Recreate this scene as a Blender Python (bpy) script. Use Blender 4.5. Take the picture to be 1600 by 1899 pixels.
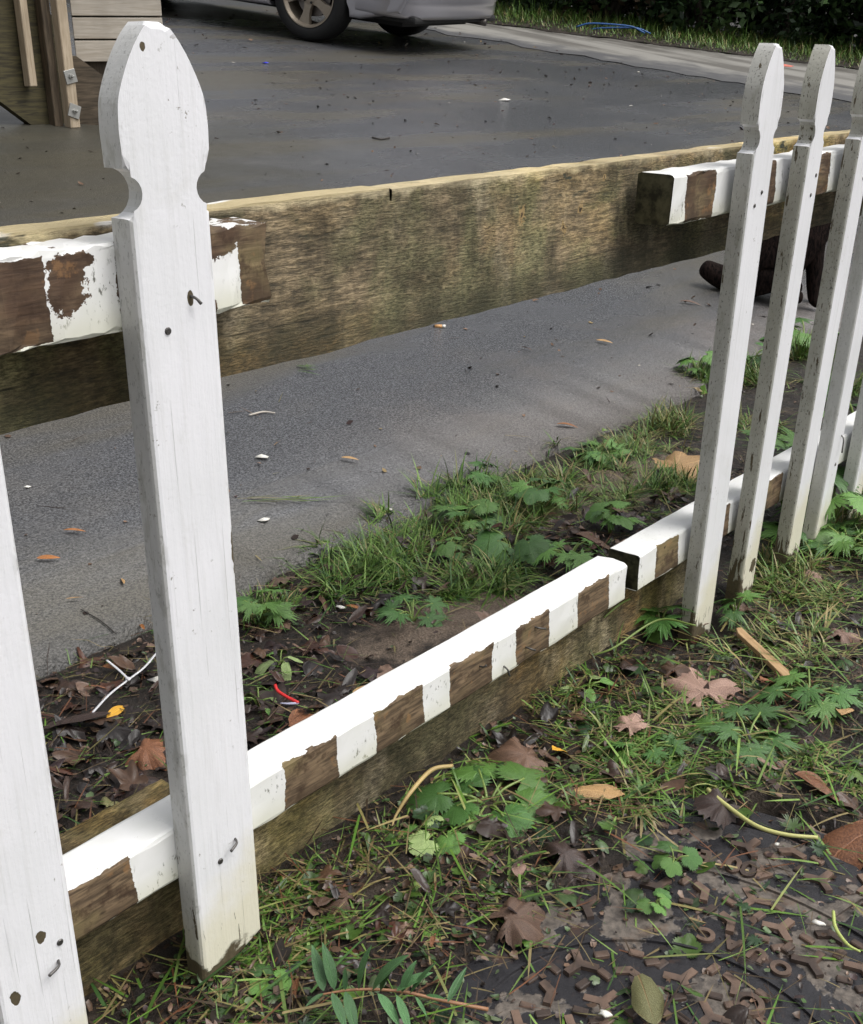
import bpy, bmesh, math, random
import numpy as np
from mathutils import Vector, Matrix
R = math.radians
for o in list(bpy.data.objects): bpy.data.objects.remove(o)
scene = bpy.context.scene
col = scene.collection
# ------------------------------------------------------------------ camera
W, H = 1600.0, 1899.0
FPX, YAW, PITCH, ROLL = 2127.13, .8558, .3739, -.0085
CAM = np.array([-.4989, -.6907, .7595])
def cam_axes():
    cy, sy, cp, sp = math.cos(YAW), math.sin(YAW), math.cos(PITCH), math.sin(PITCH)
    f = np.array([sy*cp, cy*cp, -sp]); r = np.array([cy, -sy, 0.]); u = np.cross(r, f)
    c, s = math.cos(ROLL), math.sin(ROLL)
    return c*r+s*u, -s*r+c*u, f
AX, AY, AF = cam_axes()
cd = bpy.data.cameras.new('camera'); cam = bpy.data.objects.new('camera', cd); col.objects.link(cam)
m = Matrix.Identity(4)
for i in range(3):
    m[i][0] = AX[i]; m[i][1] = AY[i]; m[i][2] = -AF[i]; m[i][3] = CAM[i]
cam.matrix_world = m
cd.sensor_fit = 'HORIZONTAL'; cd.sensor_width = 36; cd.lens = 36*FPX/W
cd.clip_start = .02; cd.clip_end = 900
scene.camera = cam
# ------------------------------------------------------------------ light
SUN_EL, SUN_AZ = R(58), math.atan2(.45, -.9)          # azimuth as (x, y) direction the light comes from
wd = bpy.data.worlds.new('World'); scene.world = wd; wd.use_nodes = True
wn = wd.node_tree.nodes; wl = wd.node_tree.links
sky = wn.new('ShaderNodeTexSky'); sky.sky_type = 'NISHITA'; sky.sun_disc = False
sky.sun_elevation = SUN_EL; sky.sun_rotation = SUN_AZ; sky.dust_density = 6; sky.air_density = 1.0; sky.ozone_density = 1.0
hs = wn.new('ShaderNodeHueSaturation'); hs.inputs['Saturation'].default_value = .18
wl.new(sky.outputs[0], hs.inputs['Color']); wl.new(hs.outputs[0], wn['Background'].inputs[0])
wn['Background'].inputs[1].default_value = .135
sl = bpy.data.lights.new('sun', 'SUN'); sl.energy = 1.1; sl.angle = R(38); sl.color = (1, .98, .95)
so = bpy.data.objects.new('sun', sl); col.objects.link(so)
sd = Vector((math.sin(SUN_AZ)*math.cos(SUN_EL), math.cos(SUN_AZ)*math.cos(SUN_EL), math.sin(SUN_EL)))
so.rotation_euler = sd.to_track_quat('Z', 'Y').to_euler()
vs = scene.view_settings
vs.view_transform = 'Standard'; vs.look = 'None'; vs.gamma = 1; vs.exposure = .41; vs.use_curve_mapping = False
random.seed(5); rng = np.random.default_rng(5)

# ------------------------------------------------------------------ pixels to places
SLOPE = .155; EDGE = .60
def ray(x, y):
    return (x-W/2)/FPX*AX - (y-H/2)/FPX*AY + AF
def on_plane(x, y, n, d):
    v = ray(x, y); n = np.array(n, float); return CAM + (d-n@CAM)/(n@v)*v
def on_y(x, y, Y): return on_plane(x, y, (0, 1, 0), Y)
def pg(x, y, up=0.):
    """the point of the ground under photo pixel (x, y), raised by up"""
    P = on_plane(x, y, (0, 0, 1), up)
    if P[1] > EDGE: P = on_plane(x, y, (0, -SLOPE, 1), .012-SLOPE*EDGE+up)
    return P
def ground_z(x, y): return .012+SLOPE*(y-EDGE) if y > EDGE else 0.

# ------------------------------------------------------------------ node helper
class NT:
    def __init__(s, name, rough=.6, spec=.5):
        s.m = bpy.data.materials.new(name); s.m.use_nodes = True
        s.n = s.m.node_tree.nodes; s.l = s.m.node_tree.links
        s.b = s.n['Principled BSDF']; s.b.inputs['Roughness'].default_value = rough
        s.b.inputs['Specular IOR Level'].default_value = spec
        s._oc = None
    def put(s, v, sock):
        if hasattr(v, 'is_output'): s.l.new(v, sock)
        elif isinstance(v, (tuple, list)): sock.default_value = tuple(v)+((1,) if len(v) == 3 and len(sock.default_value) == 4 else ())
        else: sock.default_value = v
    def oc(s):
        if not s._oc: s._oc = s.n.new('ShaderNodeTexCoord').outputs['Object']
        return s._oc
    def xyz(s, v=None):
        k = s.n.new('ShaderNodeSeparateXYZ'); s.l.new(v or s.oc(), k.inputs[0]); return k.outputs
    def mp(s, scale, v=None, loc=(0, 0, 0)):
        k = s.n.new('ShaderNodeMapping'); s.l.new(v or s.oc(), k.inputs[0]); k.inputs['Scale'].default_value = scale; k.inputs['Location'].default_value = loc; return k.outputs[0]
    def noise(s, scale, detail=4, v=None, rough=.55, dist=0.):
        k = s.n.new('ShaderNodeTexNoise'); s.l.new(v or s.oc(), k.inputs[0])
        k.inputs['Scale'].default_value = scale; k.inputs['Detail'].default_value = detail; k.inputs['Roughness'].default_value = rough; k.inputs['Distortion'].default_value = dist
        return k.outputs[0]
    def voro(s, scale, v=None, feat='F1', out=0):
        k = s.n.new('ShaderNodeTexVoronoi'); s.l.new(v or s.oc(), k.inputs[0]); k.inputs['Scale'].default_value = scale; k.feature = feat; return k.outputs[out]
    def ma(s, op, a, b=0., c=0., clamp=False):
        k = s.n.new('ShaderNodeMath'); k.operation = op; k.use_clamp = clamp
        for i, v in enumerate((a, b, c)): s.put(v, k.inputs[i])
        return k.outputs[0]
    def ramp(s, v, lo, hi, a=0., b=1.):
        k = s.n.new('ShaderNodeMapRange'); k.interpolation_type = 'SMOOTHSTEP'
        for i, x in enumerate((v, lo, hi, a, b)): s.put(x, k.inputs[i])
        return k.outputs[0]
    def mix(s, f, a, b):
        k = s.n.new('ShaderNodeMix'); k.data_type = 'RGBA'; s.put(f, k.inputs[0]); s.put(a, k.inputs[6]); s.put(b, k.inputs[7]); return k.outputs[2]
    def cr(s, v, stops):
        k = s.n.new('ShaderNodeValToRGB'); s.put(v, k.inputs[0]); e = k.color_ramp.elements
        while len(e) < len(stops): e.new(.5)
        for q, (p, c) in zip(e, stops): q.position = p; q.color = (*c, 1)
        return k.outputs[0]
    def attr(s, n='tint'):
        k = s.n.new('ShaderNodeAttribute'); k.attribute_name = n; return k.outputs['Color']
    def rand(s): return s.n.new('ShaderNodeObjectInfo').outputs['Random']
    def normal(s, i):
        k = s.n.new('ShaderNodeTexCoord'); return s.xyz(k.outputs['Normal'])[i]
    def color(s, c): s.put(c, s.b.inputs['Base Color']); return s
    def rough(s, c): s.put(c, s.b.inputs['Roughness']); return s
    def bump(s, h, st=.5, d=.01):
        k = s.n.new('ShaderNodeBump'); s.put(h, k.inputs['Height']); k.inputs['Strength'].default_value = st; k.inputs['Distance'].default_value = d
        s.l.new(k.outputs[0], s.b.inputs['Normal']); return s

# ------------------------------------------------------------------ materials
def m_paint(name, chips=(), mold=.5, base=.06, cream=.12, seed=0.):
    t = NT(name, .42, .4); x, y, z = t.xyz()
    oc = t.mp((1, 1, 1), loc=(seed, seed*.7, seed*1.3))
    n1 = t.noise(30, 5, oc); n2 = t.noise(260, 4, oc, .6); n3 = t.noise(9, 3, oc)
    st = t.noise(1, 5, t.mp((160, 60, 9), oc), .6)
    c = t.mix(t.ramp(n3, .35, .7), (.79, .79, .815), (.735, .74, .755))
    c = t.mix(t.ma('MULTIPLY', t.ramp(st, .52, .72), .16), c, (.45, .45, .42))
    c = t.mix(t.ma('MULTIPLY', t.ramp(t.noise(14, 5, oc, .7), .55, .75), .22), c, (.50, .50, .44))
    ed = t.ma('MULTIPLY', t.ramp(t.ma('ABSOLUTE', x), .027, .034), t.ramp(t.noise(90, 5, t.mp((1, 1, .3), oc), .7), .52, .62)); c = t.mix(t.ma('MULTIPLY', ed, .5*mold+.15), c, (.16, .15, .11))
    # cream, algae-stained foot
    cf = t.ma('ADD', z, t.ma('MULTIPLY', t.ma('SUBTRACT', n1, .5), .09)); cf = t.ma('ADD', cf, t.ma('MULTIPLY', x, -.7))
    c = t.mix(t.ma('MULTIPLY', t.ramp(cf, cream+.03, cream-.05), .75), c, (.66, .62, .44))
    # grime, with side shade painted in, on the left-hand edge faces
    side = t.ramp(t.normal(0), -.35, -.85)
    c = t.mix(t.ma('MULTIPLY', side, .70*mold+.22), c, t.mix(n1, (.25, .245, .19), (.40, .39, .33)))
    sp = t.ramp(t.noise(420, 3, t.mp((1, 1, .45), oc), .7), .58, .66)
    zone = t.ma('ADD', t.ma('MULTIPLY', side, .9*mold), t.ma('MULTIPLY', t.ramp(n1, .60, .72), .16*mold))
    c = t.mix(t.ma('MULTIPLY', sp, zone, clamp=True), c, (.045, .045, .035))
    # paint flaked off in streaks on the edges and near the foot
    fl = t.noise(1, 5, t.mp((230, 150, 22), oc), .65)
    thr = t.ma('ADD', t.ma('MULTIPLY', side, -.125*mold), t.ramp(z, base*2.5, base*.6, .74, .60))
    bare = t.ramp(t.ma('SUBTRACT', fl, thr), -.005, .012)
    foot = t.ma('ADD', z, t.ma('MULTIPLY', t.ma('SUBTRACT', n1, .5), .10)); foot = t.ma('ADD', foot, t.ma('MULTIPLY', x, .35))
    bare = t.ma('MAXIMUM', bare, t.ramp(foot, base*.42+.004, base*.42-.004))
    for (px, pz, rx, rz) in chips:
        d = t.ma('SQRT', t.ma('ADD', t.ma('POWER', t.ma('DIVIDE', t.ma('SUBTRACT', x, px), rx), 2), t.ma('POWER', t.ma('DIVIDE', t.ma('SUBTRACT', z, pz), rz), 2)))
        d = t.ma('ADD', d, t.ma('MULTIPLY', t.ma('SUBTRACT', t.noise(120, 3, oc), .5), 1.6))
        bare = t.ma('MAXIMUM', bare, t.ramp(d, 1.04, .94))
    hz_ = t.ramp(t.noise(1, 3, t.mp((420, 200, 4), oc), .6), .67, .73); c = t.mix(t.ma('MULTIPLY', hz_, .35), c, (.22, .21, .17))
    c = t.mix(t.ma('MULTIPLY', t.ma('MULTIPLY', t.ramp(t.noise(200, 3, oc), .66, .72), t.ramp(t.noise(13, 3, oc), .56, .66)), .75), c, (.12, .10, .06))
    w = t.mix(n2, (.035, .03, .018), (.13, .10, .055))
    c = t.mix(bare, c, w); t.color(c); t.rough(t.ma('ADD', .38, t.ma('MULTIPLY', bare, .35)))
    hair = t.ramp(t.noise(1, 3, t.mp((420, 200, 4), oc), .6), .66, .72)
    h = t.ma('ADD', t.ma('MULTIPLY', bare, -.9), t.ma('MULTIPLY', n2, .35)); h = t.ma('ADD', h, t.ma('MULTIPLY', st, .7)); h = t.ma('ADD', h, t.ma('MULTIPLY', hair, -.5))
    return t.bump(h, .5, .0016).m
def jitter_spots(sp):
    return [(c+random.uniform(-.003, .003), w+random.uniform(-.009, .004)) for c, w in sp]
def m_rail(name, spots, z0, z1, yf=0., extra=(), seed=0., dirty=.5, dark=False):
    """white rail with bare rectangles where pickets were nailed (spots: centre, width along x)"""
    t = NT(name, .45, .4); x, y, z = t.xyz(); oc = t.mp((1, 1, 1), loc=(seed, 0, seed))
    e1 = t.noise(180, 4, oc, .65); e2 = t.noise(26, 4, oc); gr = t.noise(1, 6, t.mp((26, 240, 240), oc), .6, .6); kn = t.noise(34, 2, t.mp((1, 1, 1.6), oc))
    dx = t.ma('ADD', t.ma('MULTIPLY', t.ma('SUBTRACT', e1, .5), .006), t.ma('MULTIPLY', t.ma('SUBTRACT', t.noise(16, 3, oc), .5), .018))
    bare = None; xs = t.ma('ADD', x, dx)
    for c0, w0 in jitter_spots(spots):
        d = t.ma('ABSOLUTE', t.ma('SUBTRACT', xs, c0)); q = t.ma('LESS_THAN', d, w0/2); bare = q if bare is None else t.ma('MAXIMUM', bare, q)
    zt = t.ma('ADD', z, t.ma('MULTIPLY', t.ma('SUBTRACT', t.noise(38, 4, oc, .55), .5), .012))
    bare = t.ma('MULTIPLY', bare, t.ma('LESS_THAN', zt, z1-.0015)); bare = t.ma('MULTIPLY', bare, t.ma('GREATER_THAN', t.ma('ADD', zt, t.ma('MULTIPLY', t.ma('SUBTRACT', t.noise(12, 2, oc), .5), .02)), z0+.001))
    bare = t.ma('MULTIPLY', bare, t.ma('LESS_THAN', y, yf+.004))
    fl = t.noise(1, 6, t.mp((90, 240, 240), oc), .7)
    bare = t.ma('MAXIMUM', bare, t.ramp(t.ma('SUBTRACT', fl, t.ramp(t.ma('ABSOLUTE', t.ma('SUBTRACT', z, z1)), .001, .006, .70, .80)), 0, .01))
    for (px, pz, rx, rz) in extra:
        d = t.ma('SQRT', t.ma('ADD', t.ma('POWER', t.ma('DIVIDE', t.ma('SUBTRACT', x, px), rx), 2), t.ma('POWER', t.ma('DIVIDE', t.ma('SUBTRACT', z, pz), rz), 2)))
        d = t.ma('ADD', d, t.ma('MULTIPLY', t.ma('SUBTRACT', t.noise(75, 5, oc, .7), .5), 2.2))
        bare = t.ma('MAXIMUM', bare, t.ramp(d, 1.03, .97))
    patch = t.noise(9, 3, oc); blot = t.noise(42, 5, oc, .65)
    wood = t.mix(t.ramp(gr, .3, .72), (.055, .037, .023), (.23, .16, .095))
    wood = t.mix(t.ramp(patch, .50, .60, 0., .65), wood, t.mix(gr, (.12, .095, .04), (.32, .25, .12)))
    if dark: wood = t.mix(t.ma('MULTIPLY', t.ramp(t.noise(20, 4, oc), .35, .6), .85), wood, t.mix(gr, (.02, .013, .009), (.10, .05, .028)))
    wood = t.mix(t.ma('MULTIPLY', t.ramp(blot, .50, .64), .8), wood, (.045, .024, .013)); wood = t.mix(t.ma('MULTIPLY', t.ramp(blot, .42, .34), .5), wood, (.30, .16, .065)); wood = t.mix(t.ramp(kn, .66, .74), wood, (.03, .018, .01))
    wood = t.mix(t.ma('MULTIPLY', t.ramp(z, z0+.022, z0+.002), .6), wood, (.05, .032, .018))
    p = t.mix(t.ramp(e2, .3, .75), (.80, .80, .79), (.73, .735, .70))
    st = t.ramp(t.noise(200, 4, t.mp((1, 1, .5), oc), .7), .56, .64)
    p = t.mix(t.ma('MULTIPLY', t.ma('MULTIPLY', st, t.ramp(t.noise(22, 3, oc), .46, .58)), t.ramp(z, z1, z1-.010, .12, min(1., dirty*1.5))), p, (.07, .07, .045))
    p = t.mix(t.ma('MULTIPLY', t.ramp(z, z0+.03, z0), .45), p, (.55, .54, .36))
    # cut ends: black with mould
    c = t.mix(bare, p, wood)
    c = t.mix(t.ramp(t.ma('ABSOLUTE', t.normal(0)), .6, .8), c, t.mix(t.ramp(t.noise(60, 5, oc, .65), .35, .65), (.010, .011, .007), (.085, .08, .045)))
    t.color(c); t.rough(t.ma('ADD', .4, t.ma('MULTIPLY', bare, .3)))
    h = t.ma('ADD', t.ma('MULTIPLY', bare, -1.), t.ma('MULTIPLY', t.ma('MULTIPLY', gr, bare), .7))
    return t.bump(h, .45, .0016).m
def m_board(name, ztop=None, seed=0., tone=1., green=1., gouges=()):
    """rough-sawn weathered timber, algae in patches, fresh pale wood on the top edge"""
    t = NT(name, .75, .3); x, y, z = t.xyz(); oc = t.mp((1, 1, 1), loc=(seed, 0, seed*.5))
    g1 = t.noise(1, 6, t.mp((38, 250, 250), oc), .68, .3); g2 = t.noise(1, 5, t.mp((130, 560, 560), oc), .74); b1 = t.noise(7, 5, oc, .6, .6); b2 = t.noise(16, 5, t.mp((1, 1, .55), oc), .6); v1 = t.noise(1, 5, t.mp((34, 20, 5), oc), .65)
    c = t.cr(t.ma('ADD', t.ma('MULTIPLY', g1, .6), t.ma('MULTIPLY', g2, .4)), [(.36, (.034*tone, .029*tone, .019*tone)), (.49, (.108*tone, .080*tone, .042*tone)), (.63, (.29*tone, .212*tone, .108*tone))])
    c = t.mix(t.ma('MULTIPLY', t.ramp(b1, .42, .60), .85*green), c, t.mix(t.ramp(g2, .35, .65), (.04, .042, .016), (.22, .20, .085)))
    c = t.mix(t.ma('MULTIPLY', t.ramp(b2, .52, .70), .6), c, t.mix(t.ramp(g2, .35, .65), (.09, .075, .045), (.40, .33, .21)))
    c = t.mix(t.ma('MULTIPLY', t.ramp(v1, .52, .68), .45), c, (.026, .023, .015))
    c = t.mix(t.ramp(t.noise(1, 5, t.mp((60, 420, 420), oc), .7), .60, .68, 0., .75), c, (.022, .018, .012))
    if ztop is not None:
        fr = t.ma('ADD', z, t.ma('MULTIPLY', t.ma('SUBTRACT', t.noise(28, 5, oc, .65), .5), .026))
        pale = t.mix(g1, (.36, .285, .15), (.64, .54, .33)); pale = t.mix(t.ramp(t.noise(9, 3, oc), .58, .64), pale, (.82, .80, .76))
        c = t.mix(t.ramp(fr, ztop-.009, ztop-.003), c, t.mix(.6, c, pale))
        c = t.mix(t.ramp(z, ztop-.0025, ztop-.0008), c, pale)
    c = t.mix(t.ma('MULTIPLY', t.ramp(t.noise(5, 4, t.mp((1, 1, 1.4), oc, (3, 1, 2)), .65), .52, .66), .6), c, t.mix(t.ramp(g2, .38, .62), (.06, .034, .014), (.36, .22, .085)))
    big = t.noise(2.6, 4, t.mp((1, 1, 1.6), oc), .6); patch2 = t.noise(11, 6, t.mp((1, 1, .8), oc), .7)
    k = t.n.new('ShaderNodeHueSaturation'); t.put(c, k.inputs['Color']); t.put(t.ma('MULTIPLY', t.ramp(big, .36, .64, 1.0, 1.6), t.ramp(patch2, .36, .64, .55, 1.6)), k.inputs['Value']); t.put(t.ramp(big, .4, .62, .85, 1.15), k.inputs['Saturation']); c = k.outputs[0]
    if ztop is not None:
        ck = t.ma('ADD', z, t.ma('MULTIPLY', t.ma('SUBTRACT', t.noise(6, 3, oc), .5), .010)); ck = t.ma('ABSOLUTE', t.ma('SUBTRACT', ck, ztop-.104))
        c = t.mix(t.ma('MULTIPLY', t.ramp(ck, .0012, .0003), t.ramp(t.noise(5, 2, oc), .50, .56, 0., .7)), c, (.02, .016, .01))
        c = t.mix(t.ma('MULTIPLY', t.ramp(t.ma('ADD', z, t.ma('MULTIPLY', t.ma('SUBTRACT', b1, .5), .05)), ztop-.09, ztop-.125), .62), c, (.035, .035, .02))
        c = t.mix(t.ma('MULTIPLY', t.ramp(t.noise(30, 5, t.mp((.35, 1, 1), oc), .7), .60, .66), t.ramp(z, ztop-.05, ztop-.02)), c, (.04, .045, .032))
        for gx, gz, gr_ in gouges:
            d = t.ma('SQRT', t.ma('ADD', t.ma('POWER', t.ma('SUBTRACT', x, gx), 2), t.ma('POWER', t.ma('MULTIPLY', t.ma('SUBTRACT', z, gz), .7), 2))); d = t.ma('ADD', d, t.ma('MULTIPLY', t.ma('SUBTRACT', t.noise(130, 4, oc, .7), .5), gr_*4.5))
            c = t.mix(t.ramp(d, gr_*1.05, gr_*.85), c, t.mix(t.ramp(d, gr_*.45, gr_*.0), (.34, .24, .11), (.05, .033, .02)))
        c = t.mix(t.ramp(z, ztop-.0025, ztop-.0008), c, pale)
    t.color(c)
    return t.bump(t.ma('ADD', g1, t.ma('MULTIPLY', g2, .6)), .8, .003).m
def m_timber(name, a, b, sc=(8, 120, 120), rough=.65):
    t = NT(name, rough, .3); g = t.noise(1, 6, t.mp(sc), .6, .8); n = t.noise(5, 3)
    c = t.mix(t.ramp(g, .3, .7), a, b); c = t.mix(t.ma('MULTIPLY', t.ramp(n, .4, .7), .4), c, tuple(.6*k for k in a))
    return t.color(c).bump(g, .3, .002).m
def m_plain(name, c, rough=.5, metal=0., spec=.5, var=.15, scale=40):
    t = NT(name, rough, spec); n = t.noise(scale, 4); t.b.inputs['Metallic'].default_value = metal
    t.color(t.mix(n, tuple(k*(1-var) for k in c), tuple(k*(1+var) for k in c)))
    return t.m
def m_leaf(name, a, b, rough=.5, vein=None, trans=0., spots=0.):
    t = NT(name, rough, .5); x, y, z = t.xyz(); r = t.rand()
    oc = t.mp((1, 1, 1)); k = t.n.new('ShaderNodeVectorMath'); k.operation = 'ADD'; t.l.new(oc, k.inputs[0])
    k2 = t.n.new('ShaderNodeCombineXYZ'); t.put(t.ma('MULTIPLY', r, 20), k2.inputs[0]); t.l.new(k2.outputs[0], k.inputs[1]); oc = k.outputs[0]
    n = t.noise(55, 5, oc, .6); c = t.mix(t.ramp(n, .3, .7), a, b)
    if spots: c = t.mix(t.ma('MULTIPLY', t.ramp(t.noise(150, 3, oc), .54, .64), spots), c, tuple(q*.25 for q in a))
    ang = t.ma('ARCTAN2', y, x); v = t.ma('ABSOLUTE', t.ma('SINE', t.ma('MULTIPLY', ang, 4.5)))
    vm = t.ramp(v, .10, .02)
    c = t.mix(t.ma('MULTIPLY', vm, .45), c, vein or tuple(min(1, q*1.7) for q in b))
    hv = t.n.new('ShaderNodeHueSaturation'); t.put(c, hv.inputs['Color']); t.put(t.ma('ADD', .72, t.ma('MULTIPLY', r, .56)), hv.inputs['Value'])
    t.color(hv.outputs[0])
    if trans:
        t.b.inputs['Subsurface Weight'].default_value = 0
    return t.bump(t.ma('ADD', n, t.ma('MULTIPLY', vm, -.5)), .5, .002).m
def m_tint(name, rough=.55, spec=.4, lo=.72):
    t = NT(name, rough, spec); c = t.attr(); n = t.noise(140, 3)
    k = t.n.new('ShaderNodeHueSaturation'); t.put(c, k.inputs['Color']); t.put(t.ma('ADD', lo-.12, t.ma('MULTIPLY', n, .6)), k.inputs['Value'])
    return t.color(k.outputs[0]).bump(t.noise(320, 3), .35, .001).m

def m_soil():
    t = NT('wet_soil', .55, .45); n1 = t.noise(9, 6, rough=.65); n2 = t.noise(70, 6, rough=.7); n3 = t.noise(330, 4, rough=.7)
    c = t.cr(n2, [(.3, (.006, .0045, .003)), (.52, (.020, .014, .010)), (.75, (.055, .038, .026))])
    c = t.mix(t.ma('MULTIPLY', t.ramp(n1, .53, .68), .75), c, t.mix(n3, (.04, .03, .021), (.11, .082, .058)))
    x, y, z = t.xyz()
    for cx_, cy_, rx_, ry_ in ((.66, .29, .20, .085), (.97, -.33, .16, .10), (1.25, .40, .35, .10)):
        d = t.ma('SQRT', t.ma('ADD', t.ma('POWER', t.ma('DIVIDE', t.ma('SUBTRACT', x, cx_), rx_), 2), t.ma('POWER', t.ma('DIVIDE', t.ma('SUBTRACT', y, cy_), ry_), 2))); d = t.ma('ADD', d, t.ma('MULTIPLY', t.ma('SUBTRACT', t.noise(24, 5, rough=.65), .5), 1.5))
        c = t.mix(t.ramp(d, 1.05, .6, 0., .85), c, t.mix(t.ramp(n3, .35, .65), (.09, .066, .047), (.28, .21, .155)))
    t.color(c); t.rough(t.ramp(n1, .35, .65, .38, .7))
    return t.bump(t.ma('ADD', n2, t.ma('MULTIPLY', n3, .5)), .9, .008).m
def m_asphalt():
    t = NT('damp_asphalt', .45, .5); x, y, z = t.xyz()
    fine = t.noise(260, 4, rough=.8); agg = t.voro(190); big = t.noise(.55, 5, rough=.6); mid = t.noise(3.2, 5, rough=.6); stk = t.noise(1, 5, t.mp((.35, 2.2, 1)), .6)
    c = t.cr(fine, [(.34, (.015, .0155, .017)), (.47, (.052, .054, .059)), (.62, (.15, .153, .162))])
    c = t.mix(t.ma('MULTIPLY', t.ramp(agg, .34, .14), .45), c, t.mix(t.voro(190, out=1), (.03, .03, .03), (.19, .185, .18)))
    c = t.mix(t.ma('MULTIPLY', t.ramp(stk, .46, .62), .65), c, t.mix(t.ramp(fine, .35, .6), (.028, .025, .016), (.125, .108, .072)))
    c = t.mix(t.ma('MULTIPLY', t.ramp(mid, .5, .72), .35), c, t.mix(t.ramp(fine, .35, .6), (.04, .037, .034), (.17, .16, .145)))
    # silt washed along the broken edge by the fence
    silt = t.ma('MULTIPLY', t.ramp(t.ma('ADD', y, t.ma('MULTIPLY', t.ma('SUBTRACT', mid, .5), .9)), EDGE+.42, EDGE+.02), t.ramp(x, .7, 1.5))
    c = t.mix(t.ma('MULTIPLY', silt, .42), c, t.mix(t.ramp(fine, .35, .6), (.05, .04, .031), (.19, .155, .125)))
    # moss round the stair foot
    dm = t.ma('SQRT', t.ma('ADD', t.ma('POWER', t.ma('DIVIDE', t.ma('SUBTRACT', x, 1.75), 1.6), 2), t.ma('POWER', t.ma('DIVIDE', t.ma('SUBTRACT', y, 3.5), 1.3), 2)))
    dm = t.ma('ADD', dm, t.ma('MULTIPLY', t.ma('SUBTRACT', mid, .5), .9))
    c = t.mix(t.ma('MULTIPLY', t.ramp(dm, 1.15, .5), .75), c, t.mix(t.ramp(fine, .35, .6), (.014, .013, .008), (.06, .054, .032)))
    t.color(c)
    t.rough(t.ma('ADD', t.ramp(t.ma('ADD', t.ma('MULTIPLY', big, .5), t.ma('MULTIPLY', stk, .5)), .40, .60, .18, .38), t.ma('MULTIPLY', t.ma('ADD', silt, t.ramp(dm, 1.15, .5)), .14)))
    h = t.ma('ADD', fine, t.ma('MULTIPLY', agg, -.6))
    return t.bump(h, .5, .003).m
def m_concrete():
    t = NT('pale_concrete', .6, .4); f = t.noise(120, 4, rough=.7); b = t.noise(1.3, 5); s = t.noise(1, 4, t.mp((2.2, .35, 1)))
    c = t.mix(f, (.17, .163, .147), (.29, .28, .255)); c = t.mix(t.ma('MULTIPLY', t.ramp(s, .46, .6), .75), c, (.07, .064, .055)); c = t.mix(t.ma('MULTIPLY', t.ramp(b, .5, .7), .45), c, (.25, .24, .215))
    k = t.n.new('ShaderNodeSeparateColor'); t.l.new(t.attr(), k.inputs[0]); e = t.ma('ADD', k.outputs[0], t.ma('MULTIPLY', t.ma('SUBTRACT', t.noise(2.2, 5, rough=.65), .5), .9))
    c = t.mix(t.ramp(e, .42, .06), c, t.mix(f, (.05, .05, .052), (.10, .10, .103))); c = t.mix(t.ramp(e, .72, .98, 0., .7), c, (.06, .055, .046))
    return t.color(c).bump(f, .3, .004).m

# ------------------------------------------------------------------ mesh helpers
def link(name, me, mat=None, parent=None, smooth=False):
    if mat and not me.materials: me.materials.append(mat)
    o = bpy.data.objects.new(name, me); col.objects.link(o)
    if parent: o.parent = parent
    if smooth:
        me.polygons.foreach_set('use_smooth', [True]*len(me.polygons))
    return o
def fin(name, bm, mat=None, parent=None, smooth=False):
    me = bpy.data.meshes.new(name); bmesh.ops.recalc_face_normals(bm, faces=bm.faces); bm.to_mesh(me); bm.free()
    return link(name, me, mat, parent, smooth)
def mesh_np(name, v, tris, tint=None, mat=None, smooth=False):
    me = bpy.data.meshes.new(name); v = np.asarray(v, np.float32).reshape(-1, 3); tris = np.asarray(tris, np.int32).reshape(-1, 3)
    me.vertices.add(len(v)); me.vertices.foreach_set('co', v.ravel())
    me.loops.add(tris.size); me.loops.foreach_set('vertex_index', tris.ravel())
    me.polygons.add(len(tris)); me.polygons.foreach_set('loop_start', np.arange(0, tris.size, 3, dtype=np.int32)); me.polygons.foreach_set('loop_total', np.full(len(tris), 3, np.int32))
    if smooth: me.polygons.foreach_set('use_smooth', np.ones(len(tris), bool))
    if tint is not None:
        a = me.color_attributes.new('tint', 'FLOAT_COLOR', 'POINT'); a.data.foreach_set('color', np.c_[tint, np.ones(len(tint))].astype(np.float32).ravel())
    if mat: me.materials.append(mat)
    me.update(); me.validate(); return me
def tag(o, label, cat, group=None, kind=None):
    if label: o['label'] = label
    if cat: o['category'] = cat
    if group: o['group'] = group
    if kind: o['kind'] = kind
    return o
def empty(name, loc=(0, 0, 0), rz=0., label=None, cat=None, group=None):
    o = bpy.data.objects.new(name, None); col.objects.link(o); o.location = loc; o.rotation_euler = (0, 0, rz); o.empty_display_size = .05
    return tag(o, label, cat, group)
def box(bm, x0, x1, y0, y1, z0, z1, M=None):
    r = bmesh.ops.create_cube(bm, size=1)['verts']
    for v in r:
        v.co = Vector(((x0+x1)/2+v.co.x*(x1-x0), (y0+y1)/2+v.co.y*(y1-y0), (z0+z1)/2+v.co.z*(z1-z0)))
        if M: v.co = M @ v.co
    return r
def bev(bm, w, seg=2, edges=None):
    bmesh.ops.bevel(bm, geom=edges or bm.edges[:], offset=w, segments=seg, affect='EDGES', profile=.6)
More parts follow.
